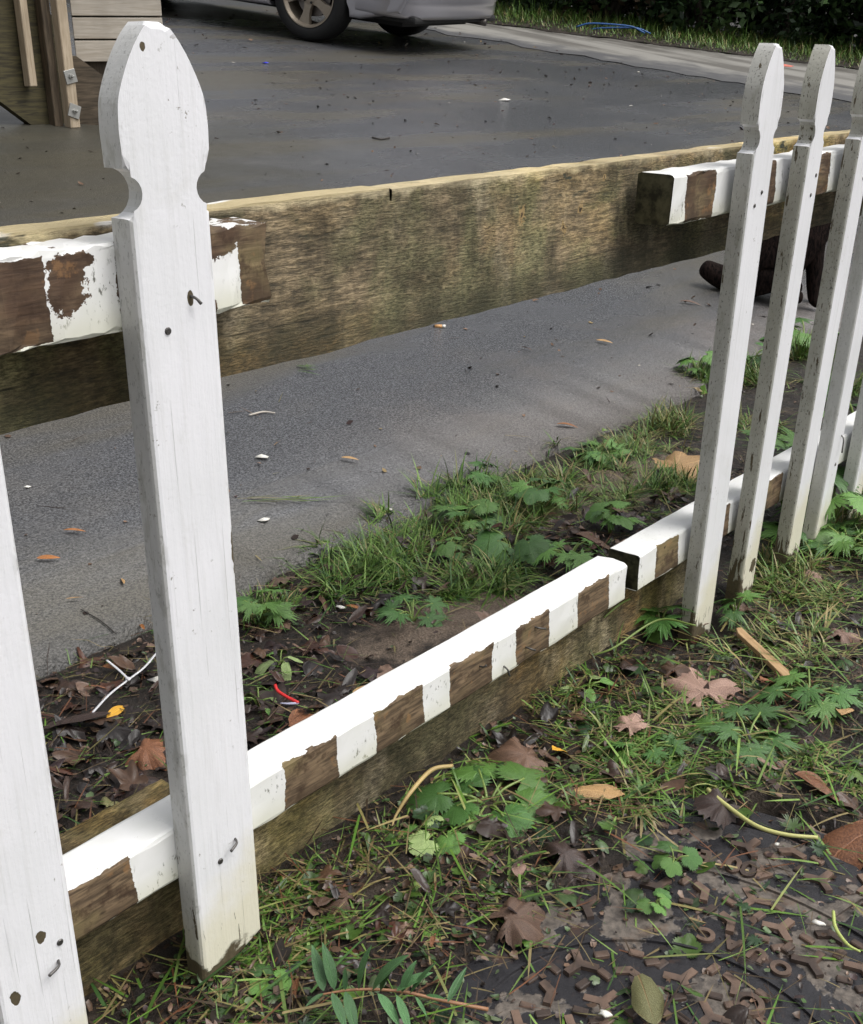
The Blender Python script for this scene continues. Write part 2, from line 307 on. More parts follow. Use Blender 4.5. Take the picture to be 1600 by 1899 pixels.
def beam(name, x0, x1, y0, y1, z0, z1, mat, parent, w=.003, cuts=40, jit=.0008, endjit=0.):
    """long timber with slightly uneven, rounded arrises"""
    bm = bmesh.new(); ny, nz = 3, 5; rows = []
    for i in range(cuts+1):
        x = x0+(x1-x0)*i/cuts; prof = []
        a, b, c, d = y0, y1, z0, z1
        pr = [(a, c+w), (a, c+(d-c)*.5), (a, d-w), (a+w*.3, d-w*.3), (a+w, d), ((a+b)/2, d), (b-w, d), (b-w*.3, d-w*.3), (b, d-w), (b, c+w), (b-w*.3, c+w*.3), (b-w, c), (a+w, c), (a+w*.3, c+w*.3)]
        ex = endjit if i in (0, cuts) else 0
        rows.append([bm.verts.new((x+random.gauss(0, ex), p[0]+random.gauss(0, jit), p[1]+random.gauss(0, jit))) for p in pr])
    for a, b in zip(rows, rows[1:]):
        n = len(a)
        for j in range(n): bm.faces.new((a[j], a[(j+1) % n], b[(j+1) % n], b[j]))
    bm.faces.new(rows[0]); bm.faces.new(rows[-1])
    return fin(name, bm, mat, parent)
def tube_np(pts, rad, n=6):
    pts = np.asarray(pts, float); m_ = len(pts); rad = np.broadcast_to(rad, (m_,)); V = []; T = []
    tg = np.gradient(pts, axis=0); tg /= np.linalg.norm(tg, axis=1)[:, None]+1e-9
    ref = np.array([0, 0, 1.]) if abs(tg[0][2]) < .9 else np.array([1., 0, 0])
    for i in range(m_):
        a = np.cross(tg[i], ref); a /= np.linalg.norm(a)+1e-9; b = np.cross(a, tg[i])
        for k in range(n):
            q = 2*math.pi*k/n; V.append(pts[i]+rad[i]*(math.cos(q)*a+math.sin(q)*b))
    for i in range(m_-1):
        for k in range(n):
            p, q, r, s = i*n+k, i*n+(k+1) % n, (i+1)*n+(k+1) % n, (i+1)*n+k; T += [(p, q, r), (p, r, s)]
    for k in range(1, n-1): T += [(0, k+1, k), ((m_-1)*n, (m_-1)*n+k, (m_-1)*n+k+1)]
    return np.array(V), np.array(T)
def spline(pts, n=16):
    pts = np.asarray(pts, float); P = np.vstack([2*pts[0]-pts[1], pts, 2*pts[-1]-pts[-2]]); out = []
    for i in range(len(pts)-1):
        a, b, c, d = P[i:i+4]
        for t in np.linspace(0, 1, n, endpoint=False):
            out.append(.5*((2*b)+(c-a)*t+(2*a-5*b+4*c-d)*t*t+(3*b-a-3*c+d)*t**3))
    return np.array(out+[pts[-1]])
def tube(name, pts, rad, mat, parent=None, n=6, seg=6):
    s = spline(pts, seg) if len(pts) > 2 else np.asarray(pts, float)
    if not np.isscalar(rad): rad = np.interp(np.linspace(0, 1, len(s)), np.linspace(0, 1, len(rad)), rad)
    v, t_ = tube_np(s, rad, n); return link(name, mesh_np(name, v, t_, mat=mat, smooth=True), None, parent)
def lathe(bm, prof, n=32, axis='y', M=None):
    rows = []
    for r, h in prof:
        row = []
        for k in range(n):
            a = 2*math.pi*k/n; c = Vector((r*math.cos(a), h, r*math.sin(a))) if axis == 'y' else Vector((r*math.cos(a), r*math.sin(a), h))
            row.append(bm.verts.new(M @ c if M else c))
        rows.append(row)
    for a, b in zip(rows, rows[1:]):
        for k in range(n): bm.faces.new((a[k], a[(k+1) % n], b[(k+1) % n], b[k]))
    return rows
def prism(bm, poly, y0, y1, M=None):
    """extrude an (x, z) outline from y0 to y1"""
    a = [bm.verts.new(M @ Vector((x, y0, z)) if M else (x, y0, z)) for x, z in poly]; b = [bm.verts.new(M @ Vector((x, y1, z)) if M else (x, y1, z)) for x, z in poly]
    n = len(poly); f0 = bm.faces.new(a); f1 = bm.faces.new(b[::-1])
    for k in range(n): bm.faces.new((a[k], b[k], b[(k+1) % n], a[(k+1) % n]))
    return a, b
def fbm(x, y, f, oct=4, seed=0):
    out = np.zeros_like(x, float); amp = 1.; tot = 0
    for o in range(oct):
        r_ = np.random.default_rng(seed+o*17); g = r_.random((64, 64)); X = x*f+o*13.7; Y = y*f+o*7.3
        xi = np.floor(X).astype(int); yi = np.floor(Y).astype(int); tx = X-xi; ty = Y-yi; tx = tx*tx*(3-2*tx); ty = ty*ty*(3-2*ty)
        a = g[xi % 64, yi % 64]; b = g[(xi+1) % 64, yi % 64]; c = g[xi % 64, (yi+1) % 64]; d = g[(xi+1) % 64, (yi+1) % 64]
        out += amp*((a*(1-tx)+b*tx)*(1-ty)+(c*(1-tx)+d*tx)*ty-.5); tot += amp; amp *= .5; f *= 2.05
    return out/tot
def grid_mesh(xs, ys, zf):
    X, Y = np.meshgrid(xs, ys); Z = zf(X, Y); nx, ny = len(xs), len(ys)
    V = np.stack([X, Y, Z], -1).reshape(-1, 3); i = np.arange(ny-1)[:, None]*nx+np.arange(nx-1)[None]
    i = i.ravel(); T = np.concatenate([np.stack([i, i+1, i+nx+1], 1), np.stack([i, i+nx+1, i+nx], 1)]); return V, T

# ------------------------------------------------------------------ the setting: ground, driveway, concrete, verge
COV = np.array([.14, -.37]); COVR = .40
def exposed(x, y):
    """1 where the iron cover is bare of soil"""
    r = np.hypot(x-COV[0], y-COV[1]); n = fbm(x, y, 14, 3, 4)*.07
    return np.clip((COVR+.02-r)/.02, 0, 1)*np.clip((-.180+n-y)/.03, 0, 1)*np.clip((x-.085+n)/.03, 0, 1)
def far_z(y): return np.where(y < 14, SLOPE*(y-EDGE), SLOPE*(14-EDGE)+.04*(y-14))
def edge_y(x): return EDGE+.035*fbm(np.asarray(x, float), np.asarray(x, float)*0, 2.6, 4, 9)
def soil(x, y):
    z = .020*fbm(x, y, 5, 5, 1)+.012*fbm(x, y, 22, 3, 2)
    z = z-.045*exposed(x, y)+.010*np.exp(-((y-.06)/.03)**2)-.012*np.exp(-((x-.86)/.07)**2-((y+.02)/.05)**2)
    z = np.where(y > EDGE-.12, z-.010*np.clip((y-EDGE+.12)/.1, 0, 1), z)
    up = np.where(y > EDGE, far_z(np.minimum(y, 200))-.05, 0.); w = np.clip((y-EDGE+.0)/.12, 0, 1)
    return z*(1-w)+up*w
xs = np.unique(np.concatenate([np.linspace(-300, -4, 14), np.linspace(-4, -.4, 30), np.arange(-.4, 2.2, .009), np.linspace(2.2, 5, 60), np.linspace(5, 20, 24), np.linspace(20, 300, 14)]))
ys = np.unique(np.concatenate([np.linspace(-300, -3, 12), np.linspace(-3, -.7, 24), np.arange(-.7, .80, .009), np.linspace(.8, 14, 30), np.linspace(14, 400, 12)]))
V, T = grid_mesh(xs, ys, soil)
tag(link('ground', mesh_np('ground', V, T, mat=m_soil(), smooth=True)), None, None, kind='structure')
# asphalt sheet with a broken edge along the fence
ax_ = np.unique(np.concatenate([np.linspace(-9, -.5, 30), np.arange(-.5, 5, .02), np.linspace(5, 9.6, 20)])); rows = []
for k in range(40):
    u = k/39
    y0 = edge_y(ax_) + .010*np.sin(ax_*37)*fbm(ax_, ax_*0, 9, 3, 3)*4
    yy = y0*(1-u)**1.0+u*14.0 if k else y0
    rows.append(np.stack([ax_, yy, .012+SLOPE*(yy-EDGE)+.004*fbm(ax_, yy, 1.2, 3, 8)*(1 if k else 1)], -1))
lip = rows[0].copy(); lip[:, 2] -= .05; lip[:, 1] -= .004
rows.insert(0, lip); V = np.concatenate(rows); nx = len(ax_); i = (np.arange(len(rows)-1)[:, None]*nx+np.arange(nx-1)[None]).ravel()
T = np.concatenate([np.stack([i, i+1, i+nx+1], 1), np.stack([i, i+nx+1, i+nx], 1)])
tag(link('driveway', mesh_np('driveway', V, T, mat=m_asphalt(), smooth=False)), None, None, kind='structure')
def line_pts(pix): return [on_plane(x, y, (0, -SLOPE, 1), .012-SLOPE*EDGE) for x, y in pix]
def ext(a, b, t): return a+(b-a)*t
LA, LB = line_pts([(800, 58), (1600, 196)]); KA, KB = line_pts([(830, 36), (1600, 132)])
def strip(name, A0, A1, B0, B1, up, mat, t0=-2.5, t1=2.2, n=120, drop=.0):
    V = []; T = []
    for k in range(n+1):
        t_ = t0+(t1-t0)*k/n
        for P in (ext(A0, A1, t_)+HN*(.16*math.sin(k*1.9)*math.sin(k*.7)+.07*math.sin(k*5.3)), ext(B0, B1, t_)+HN*(.07*math.sin(k*2.3)+.05*math.sin(k*4.1))): V.append((P[0], P[1], .012+SLOPE*(P[1]-EDGE)+up))
        if drop: V[-1] = (V[-1][0], V[-1][1], V[-1][2])
    for k in range(n): a = 2*k; T += [(a, a+2, a+3), (a, a+3, a+1)]
    tn = np.tile(np.array([(0., 0, 0), (1., 1, 1)]), (len(V)//2, 1)); return tag(link(name, mesh_np(name, V, T, tn, mat)), None, None, kind='structure')
conc = m_concrete()
HD = np.array([np.array(KB)-np.array(KA)])[0]; HD /= np.linalg.norm(HD); HN = np.array([-HD[1], HD[0], 0]); HN = HN if HN[0] > 0 else -HN; HN /= np.linalg.norm(HN)
strip('footpath', LA, LB, KA, KB, .006, conc)
strip('verge', KA, KB, KA+HN*30, KB+HN*30, .012, m_soil())

# ------------------------------------------------------------------ picket fence
fence = empty('picket_fence', (0, 0, 0), 0, 'broken white picket fence with missing pickets, braced by weathered backing boards', 'fence')
dull = m_plain('rusty_nail_steel', (.11, .105, .10), .45, .8)
TH = .022
def picket_outline(w=.069, cut=(0, 0), skew=0.):
    h = w/2; pts = [(-h, cut[0]), (0, (cut[0]+cut[1])/2-.004), (h, cut[1]), (h, .662)]
    r = .0165; zc = .662+r
    for a in np.linspace(-90, -270, 11)[1:-1]: pts.append((h+r*math.cos(R(a)), zc+r*math.sin(R(a))))
    hw = h+.0015; pts.append((hw, zc+r))
    arc = [(1.01, .15), (1.02, .28), (.985, .45), (.90, .56), (.80, .65), (.68, .745), (.54, .835), (.39, .915), (.25, .975)]
    arc = [(hw*a, .695+b*.0905) for a, b in spline(np.array([(1., 0)]+arc), 3)[2:]]
    pts += arc; pts.append((.005, .7855)); 
    left = [(-x, z) for x, z in reversed(pts[3:-1])]; pts += [(-.006, .7858)]+left
    return pts
def picket(base, top, mat, name='picket', w=.069, cut=(0, 0), rz=0., y0=0., ytop=0., label=None, z0=0.):
    bm = bmesh.new(); a, b = prism(bm, picket_outline(w, cut), -TH, 0)
    fr = [e for e in bm.edges if all(abs(v.co.y+TH) < 1e-6 for v in e.verts)]
    bmesh.ops.bevel(bm, geom=fr, offset=.0048, segments=3, affect='EDGES', profile=.5)
    bmesh.ops.triangulate(bm, faces=[f for f in bm.faces if len(f.verts) > 4])
    o = fin(name, bm, mat, fence)
    xa = Vector((top-base, ytop-y0, .66)).normalized(); xd = Vector((math.cos(rz), math.sin(rz), 0)); yd = xa.cross(xd).normalized(); xd = yd.cross(xa).normalized()
    M = Matrix.Identity(4)
    for i in range(3): M[i][0], M[i][1], M[i][2], M[i][3] = xd[i], yd[i], xa[i], (base, y0, z0)[i]
    o.matrix_basis = M
    if label: o['label'] = label
    return o
def nail(parent, x, z, kind='head', y=None):
    y = -TH if y is None else y
    if kind == 'head':
        bm = bmesh.new(); lathe(bm, [(.0001, -.0012), (.0022, -.0012), (.0028, -.0004), (.0028, .001)], 10); o = fin('nail_head', bm, dull, parent); o.location = (x, y, z)
    else:
        dx, dz, ln = kind; o = tube('nail', [(x, y+.002, z), (x+dx*ln*.25, y-.005, z+dz*ln*.25), (x+dx*ln, y-.0075, z+dz*ln)], [.0011, .0011, .0013], dull, parent, 7, 5)
    return o
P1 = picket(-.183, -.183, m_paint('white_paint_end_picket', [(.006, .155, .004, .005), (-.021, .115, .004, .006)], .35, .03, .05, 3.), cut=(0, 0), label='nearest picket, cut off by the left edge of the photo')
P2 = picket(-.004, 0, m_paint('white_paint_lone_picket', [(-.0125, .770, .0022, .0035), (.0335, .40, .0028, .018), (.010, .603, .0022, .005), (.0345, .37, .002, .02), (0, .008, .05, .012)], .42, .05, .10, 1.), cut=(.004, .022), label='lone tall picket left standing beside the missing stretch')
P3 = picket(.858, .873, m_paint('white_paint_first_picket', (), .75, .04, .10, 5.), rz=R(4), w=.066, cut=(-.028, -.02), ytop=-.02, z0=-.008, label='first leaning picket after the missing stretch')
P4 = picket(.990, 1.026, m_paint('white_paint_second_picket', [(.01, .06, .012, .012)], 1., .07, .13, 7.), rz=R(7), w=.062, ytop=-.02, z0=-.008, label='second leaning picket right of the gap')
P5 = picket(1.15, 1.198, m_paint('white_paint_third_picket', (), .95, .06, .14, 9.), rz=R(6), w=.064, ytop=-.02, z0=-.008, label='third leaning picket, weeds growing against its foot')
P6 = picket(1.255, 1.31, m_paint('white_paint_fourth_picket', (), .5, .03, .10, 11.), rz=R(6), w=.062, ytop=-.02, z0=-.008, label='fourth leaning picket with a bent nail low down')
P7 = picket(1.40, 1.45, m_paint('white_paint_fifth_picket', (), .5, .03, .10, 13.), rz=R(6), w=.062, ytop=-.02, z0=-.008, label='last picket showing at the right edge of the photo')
nail(P2, -.012, .583); nail(P2, .010, .605, (.5, -.8, .007)); nail(P2, .012, .1355, (-.9, -.25, .013)); nail(P2, -.006, .122)
nail(P1, .020, .140); nail(P1, .017, .125, (-.95, -.1, .014))
nail(P3, .006, .615); nail(P3, -.012, .60); nail(P4, .004, .60); nail(P4, .014, .625); nail(P5, .012, .61); nail(P6, .012, .20, (-.2, -.95, .03)); nail(P6, .008, .15)
SPA = [(.1195, .069), (.2431, .069), (.3604, .069), (.4781, .069), (.5991, .069)]
rl = beam('bottom_rail', -.62, .675, 0, .045, .1087, .1606, m_rail('flaked_white_bottom_rail', SPA+[(-.116, .072), (-.36, .07)], .1087, .1606, seed=2.), fence, cuts=60, jit=.00035, endjit=.0022, w=.004)
rr = beam('bottom_rail', .707, 2.3, 0, .045, .110, .161, m_rail('flaked_white_bottom_rail_far', [(.779, .064), (.935, .05), (1.1, .06)], .110, .161, seed=6., dirty=.35), fence, cuts=60, jit=.00035, endjit=.001)
tl = beam('top_rail', -.62, .1057, 0, .045, .5837, .6453, m_rail('flaked_white_top_rail', [(-.123, .066), (.099, .052), (-.024, .02)], .5837, .6453, extra=[(.055, .636, .026, .012), (.085, .64, .03, .006), (-.075, .622, .016, .020), (-.07, .636, .02, .006), (.042, .588, .008, .007), (.036, .62, .005, .012)], seed=4., dirty=.8, dark=True), fence, cuts=70, jit=.0008, endjit=.0035)
tr = beam('top_rail', .708, 2.3, -.013, .035, .580, .638, m_rail('flaked_white_top_rail_far', [(.771, .067), (.955, .045), (1.12, .05)], .580, .638, -.013, seed=8., dirty=.6, dark=True), fence, cuts=90, jit=.0007, endjit=.001, w=.005)
for o, l in ((rl, 'near length of the bottom rail with five bare patches of wood'), (rr, 'far length of the bottom rail beyond the break'), (tl, 'stub of the top rail, rotten brown at its end'), (tr, 'far length of the top rail with a mouldy cut end')): o['label'] = l
for x, z, d in ((.478, .148, (.9, -.35, .012)), (.462, .128, (.8, -.5, .009)), (.375, .140, (.6, .6, .005)), (.419, .122, (.15, -.95, .012))): nail(rl, x, z, d, 0.)
# backing boards
bt = m_board('rough_algae_board', .653, 1., 1.15, 1., [(q[0], q[2], g) for q, g in ((on_y(1045, 422, .0465), .0055), (on_y(1076, 387, .0465), .0045), (on_y(968, 400, .0465), .006), (on_y(1120, 330, .0465), .003))])
bm = bmesh.new(); cuts = [-.62, .2, .2955, .2985, .9, 2.3]
def bpts(x0, x1, n): return np.linspace(x0, x1, n)
prof_top = [(x, .653+random.gauss(0, .0005)) for x in bpts(-.62, .2950, 40)]+[(.2956, .641), (.2982, .641)]+[(x, .6515+random.gauss(0, .0005)) for x in bpts(.2988, 2.3, 80)]
prof_bot = [(x, .517+random.gauss(0, .0007)) for x in bpts(2.3, -.62, 110)]
prism(bm, prof_bot+prof_top, .0465, .082)
bmesh.ops.triangulate(bm, faces=[f for f in bm.faces if len(f.verts) > 4])
b1 = fin('backing_board', bm, bt, fence); b1['label'] = 'wide rough backing board, green with algae, pale along its top edge'
b2 = beam('backing_board', .012, .99, .047, .082, -.06, .112, m_board('muddy_board', None, 5., .62, .5), fence, cuts=50, jit=.0007)
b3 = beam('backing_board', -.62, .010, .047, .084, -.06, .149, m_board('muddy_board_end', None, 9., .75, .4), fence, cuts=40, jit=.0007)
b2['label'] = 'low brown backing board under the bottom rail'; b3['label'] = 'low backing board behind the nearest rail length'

# ------------------------------------------------------------------ iron access cover half buried in litter
cover = empty('access_cover', (COV[0], COV[1], 0), 0, 'rusty round cast-iron access cover with raised tread blocks, half buried in litter', 'manhole cover')
t = NT('wet_cast_iron', .3, .5); oc = t.oc(); n1 = t.noise(13, 5); n2 = t.noise(90, 5, rough=.7); n3 = t.noise(30, 4)
c_ = t.mix(n2, (.010, .010, .012), (.035, .033, .036)); clay = t.ramp(t.ma('ADD', n1, t.ma('MULTIPLY', t.ma('SUBTRACT', n3, .5), .35)), .535, .56)
c_ = t.mix(clay, c_, t.mix(t.ramp(n2, .3, .7), (.05, .042, .036), (.16, .135, .112))); c_ = t.mix(t.ma('MULTIPLY', t.ramp(n3, .6, .75), .5), c_, (.10, .05, .025))
t.color(c_); t.rough(t.ma('ADD', .22, t.ma('MULTIPLY', clay, .45))); iron = t.bump(t.ma('ADD', n2, t.ma('MULTIPLY', clay, .8)), .4, .002).m
t = NT('rusty_worn_iron', .55, .4); n2 = t.noise(120, 5, rough=.7); n1 = t.noise(25, 4)
rb = t.rand(); t.color(t.mix(t.ramp(t.ma('ADD', n1, t.ma('MULTIPLY', rb, .3)), .45, .8), t.mix(n2, (.022, .017, .015), (.07, .047, .036)), t.mix(n2, (.085, .055, .04), (.22, .145, .105)))); rust = t.bump(n2, .4, .001).m
ZC = -.010
bm = bmesh.new(); lathe(bm, [(.0001, ZC), (.10, ZC), (.20, ZC), (.30, ZC), (.368, ZC), (.371, ZC-.006), (.374, ZC-.006), (.376, ZC+.002), (.398, ZC+.002), (.400, ZC-.03)], 96, 'z')
fin('plate', bm, iron, cover)
for r_ in (.163, .279):
    bm = bmesh.new(); lathe(bm, [(r_-.0018, ZC-.001), (r_-.0013, ZC+.0025), (r_+.0013, ZC+.0025), (r_+.0018, ZC-.001)], 96, 'z'); fin('raised_ring', bm, iron, cover)
def block_mesh(kind):
    bm = bmesh.new()
    if kind == 'bar': box(bm, -.0070, .0070, -.0037, .0037, -.003, .0042); bev(bm, .0009, 1)
    elif kind == 'ell':
        pts = [(-.014, -.0042), (.004, -.0042), (.0135, .009), (.0068, .013), (-.001, .0035), (-.014, .0035)]
        vt = [bm.verts.new((x*.96, y*.96, .0042)) for x, y in pts]; vb = [bm.verts.new((x, y, -.003)) for x, y in pts]; n = len(pts); bm.faces.new(vt)
        for k in range(n): bm.faces.new((vb[k], vb[(k+1) % n], vt[(k+1) % n], vt[k]))
    else:
        pts = []; L, w = (.0182, .0038)
        for k in range(3):
            a = R(90+120*k); ca, sa = math.cos(a), math.sin(a)
            for q, s_ in ((.0044, 1), (L, 1), (L, -1)): pts.append((q*ca+s_*w*sa, q*sa-s_*w*ca) if q > .006 else (math.cos(a-R(60))*.0047, math.sin(a-R(60))*.0047))
        vt = [bm.verts.new((x*.95, y*.95, .0042)) for x, y in pts]; vb = [bm.verts.new((x, y, -.003)) for x, y in pts]; n = len(pts)
        bm.faces.new(vt)
        for k in range(n): bm.faces.new((vb[k], vb[(k+1) % n], vt[(k+1) % n], vt[k]))
        bmesh.ops.triangulate(bm, faces=[f for f in bm.faces if len(f.verts) > 4])
    me = bpy.data.meshes.new('tread_'+kind); bmesh.ops.recalc_face_normals(bm, faces=bm.faces); bm.to_mesh(me); bm.free(); me.materials.append(rust); return me
yb, bb, eb = block_mesh('y'), block_mesh('bar'), block_mesh('ell')
def put_block(me, x, y, rz):
    r_ = math.hypot(x, y)
    if r_ > .355 or .152 < r_ < .202 or .268 < r_ < .322: return
    if x+COV[0] < .02 or y+COV[1] > -.10 or x > .36: return
    if on_cam(x+COV[0], y+COV[1]) is False: return
    o = bpy.data.objects.new('tread_block', me); col.objects.link(o); o.parent = cover; o.location = (x, y, ZC-random.choice((0, 0, .0006, .0015, .003))); o.rotation_euler = (0, 0, rz)
def on_cam(x, y):
    q = np.array([x, y, 0])-CAM; d = q@AF
    return d > 0 and -150 < W/2+FPX*(q@AX)/d < W+150 and H/2-FPX*(q@AY)/d < H+120
pt_ = .046
for i in range(-10, 11):
    for j in range(-12, 13):
        x = (i+.5*(j % 2))*pt_; y = j*pt_*.866; put_block(eb if (i+2*j) % 3 == 0 else yb, x, y, R(20) if (i+j) % 2 else R(80))
        for k in range(2):
            a = R(20+120*k+60*((i+j) % 2)); put_block(bb, x+.0245*math.cos(a), y+.0245*math.sin(a), a+R(90)+R(30)*(k))
def arc_text(s, r_, a0, step, size):
    """raised letters round the cover, feet outwards, so they read from the far side"""
    for k, ch in enumerate(s):
        if ch == ' ': continue
        cu = bpy.data.curves.new('letter', 'FONT'); cu.body = ch; cu.size = size; cu.extrude = .0022; cu.align_x = 'CENTER'; cu.offset = .0011
        o_ = bpy.data.objects.new('tmp', cu); col.objects.link(o_); dg = bpy.context.evaluated_depsgraph_get()
        me = bpy.data.meshes.new_from_object(o_.evaluated_get(dg)); bpy.data.objects.remove(o_); me.materials.clear(); me.materials.append(rust)
        a = a0-step*k; q = bpy.data.objects.new('raised_letter', me); col.objects.link(q); q.parent = cover
        q.location = (r_*math.cos(a), r_*math.sin(a), ZC+.0008); q.rotation_euler = (0, 0, a+R(90))
lp = pg(1272, 1580); l4 = pg(1418, 1606)
a4 = math.atan2(l4[1]-COV[1], l4[0]-COV[0]); aN = math.atan2(lp[1]-COV[1], lp[0]-COV[0]); st_ = (aN-a4)/5.2
arc_text('400 EN', .308, a4, -st_, .032)
lc = pg(1360, 1720); a5 = math.atan2(lc[1]-COV[1], lc[0]-COV[0]); arc_text('OUAC', .192, a5-R(16), -R(7.5), .023)
# lifting hole
kh = pg(1390, 1850)-np.array([*COV, 0]); bm = bmesh.new()
lathe(bm, [(.008, ZC+.0035), (.008, ZC-.02), (.0001, ZC-.02)], 20, 'z'); o = fin('keyhole', bm, m_plain('deep_shadowed_iron', (.008, .008, .007), .6), cover); o.location = (kh[0], kh[1], 0)
bm = bmesh.new(); lathe(bm, [(.008, ZC+.0045), (.008, ZC-.002)], 20, 'z'); lathe(bm, [(.008, ZC+.0042), (.0135, ZC+.0042), (.015, ZC-.002)], 16, 'z'); o = fin('keyhole_boss', bm, rust, cover); o.location = (kh[0], kh[1], 0)

# ------------------------------------------------------------------ leaves, weeds, litter
def frame(d, up):
    d = np.array(d, float); d /= np.linalg.norm(d); up = np.array(up, float); s_ = np.cross(up, d); s_ /= np.linalg.norm(s_)+1e-9; up = np.cross(d, s_); return np.stack([d, s_, up], 1)
def leaf_mesh(name, rfun, n=44, rings=4, cup=.25, wave=.08, fold=.15, seed=0, amax=math.pi):
    """blade spread from its stalk end at the origin along +x; rfun(angle) is the outline"""
    rg = np.random.default_rng(seed); V = [(0, 0, 0)]; T = []; A = np.linspace(-amax, amax, n); ph = rg.random(4)*6.28
    for k in range(1, rings+1):
        u = k/rings
        for a in A:
            r_ = rfun(a)*u; x, y = r_*math.cos(a), r_*math.sin(a)
            z = -cup*r_*r_*1.2+fold*abs(y)+wave*r_*(math.sin(3*a+ph[0]+3*u)+.6*math.sin(7*a+ph[1]))*u
            V.append((x, y, z))
    for j in range(n-1): T.append((0, 1+j, 2+j))
    for k in range(rings-1):
        for j in range(n-1):
            p = 1+k*n+j; q = p+n; T += [(p, q, q+1), (p, q+1, p+1)]
    return mesh_np(name, V, T, smooth=True)
def lobed(depth=.45, lobes=5, teeth=.08, spread=2.3):
    def f(a):
        if abs(a) > 2.75: return .12
        e = math.cos(a*math.pi/(2*spread)) if abs(a) < spread else 0.05
        l_ = abs(math.cos(a*lobes/ (2*spread)*math.pi)) ** .7
        te = abs(math.sin(a*17))
        return max(.12, (.55+.45*max(e, 0))*(1-depth*(1-l_))*(1-teeth*te*1.6))
    return f
def oval(w=.55, teeth=0., irr=0., seed=0):
    rg = np.random.default_rng(seed); ph = rg.random(5)*6.28
    def f(a):
        # ellipse touching the origin, long axis along x
        b = w; c = math.cos(a); s_ = math.sin(a)
        if c <= .02: return .03
        r_ = c/(c*c+(s_*s_)/(b*b)*.9)
        return max(.03, r_*(1-teeth*abs(math.sin(a*15)))*(1+irr*(math.sin(5*a+ph[0])+.7*math.sin(11*a+ph[1]))))
    return f
def norm_len(me):
    me.update(); return me
MAPLE = [leaf_mesh('lobed_dead_leaf', lobed(.20+.05*k, 5, .12), 60, 5, .35+.35*k, .17+.05*k, .1, k) for k in range(3)]
OVATE = [leaf_mesh('broad_dead_leaf', oval(.42+.06*k, .04, .06, k), 50, 5, .2+.35*k, .10+.06*k, .14, 10+k) for k in range(4)]
WEED = [leaf_mesh('cut_weed_leaf', lobed(.62, 5, .30, 2.2), 90, 4, .3, .05, .10, 20+k) for k in range(3)]
ROUND = [leaf_mesh('round_weed_leaf', lobed(.22, 5, .18, 2.6), 70, 4, .35, .05, .05, 30+k) for k in range(2)]
def lance_mesh(name, w, cup, fold, twist, n=10):
    V = []; T = []
    for k in range(n+1):
        u = k/n; h = w*math.sin(math.pi*u**.85)**.8*.5+.004
        for j, y in enumerate((-h, 0, h)):
            V.append((u, y*math.cos(twist*u), -cup*u*u+fold*abs(y)+y*math.sin(twist*u)))
    for k in range(n):
        for j in range(2): a = 3*k+j; T += [(a, a+3, a+4), (a, a+4, a+1)]
    return mesh_np(name, V, T, smooth=True)
LANCE = [lance_mesh('narrow_leaf', .20+.03*k, .06+.1*k, .35, .25*(k-1)) for k in range(3)]
LM = {
 'pink': m_leaf('pink_brown_dead_leaf', (.20, .12, .095), (.38, .25, .19), .6, spots=.4),
 'brown': m_leaf('brown_dead_leaf', (.07, .04, .028), (.17, .10, .065), .5, spots=.5),
 'dark': m_leaf('dark_wet_dead_leaf', (.025, .017, .015), (.075, .048, .04), .3, spots=.3),
 'rust': m_leaf('rust_dead_leaf', (.13, .05, .025), (.30, .13, .06), .45, spots=.5),
 'tan': m_leaf('tan_dead_leaf', (.26, .15, .06), (.44, .28, .13), .5, spots=.3),
 'olive': m_leaf('olive_dying_leaf', (.13, .13, .05), (.25, .24, .11), .5, vein=(.35, .16, .07), spots=.3),
 'orange': m_leaf('orange_fallen_leaf', (.22, .075, .018), (.42, .17, .045), .5, spots=.5),
 'yellow': m_leaf('yellow_fallen_leaf', (.55, .27, .02), (.65, .36, .04), .5),
 'green': m_leaf('fresh_weed_leaf', (.06, .145, .026), (.125, .25, .055), .38, trans=.2),
 'dgreen': m_leaf('dark_weed_leaf', (.035, .10, .024), (.08, .18, .042), .36, trans=.2),
 'pale': m_leaf('pale_green_leaf', (.16, .24, .07), (.30, .38, .16), .45, trans=.2),
 'sprig': m_leaf('glossy_narrow_leaf', (.05, .13, .045), (.09, .20, .075), .33, trans=.2)}
def leaf_obj(name, src, mat, P, length, az, tilt=0., roll=0., parent=None, width=1.):
    key = src.name+mat
    me = bpy.data.meshes.get(key)
    if not me:
        me = src.copy(); me.name = key; me.materials.clear(); me.materials.append(LM[mat])
    o = bpy.data.objects.new(name, me); col.objects.link(o); o.parent = parent; o.location = P
    o.rotation_euler = (roll, -tilt, az); o.scale = (length, length*width, length); return o
def px_len(P, npx): return npx/FPX*((np.array(P)-CAM)@AF)
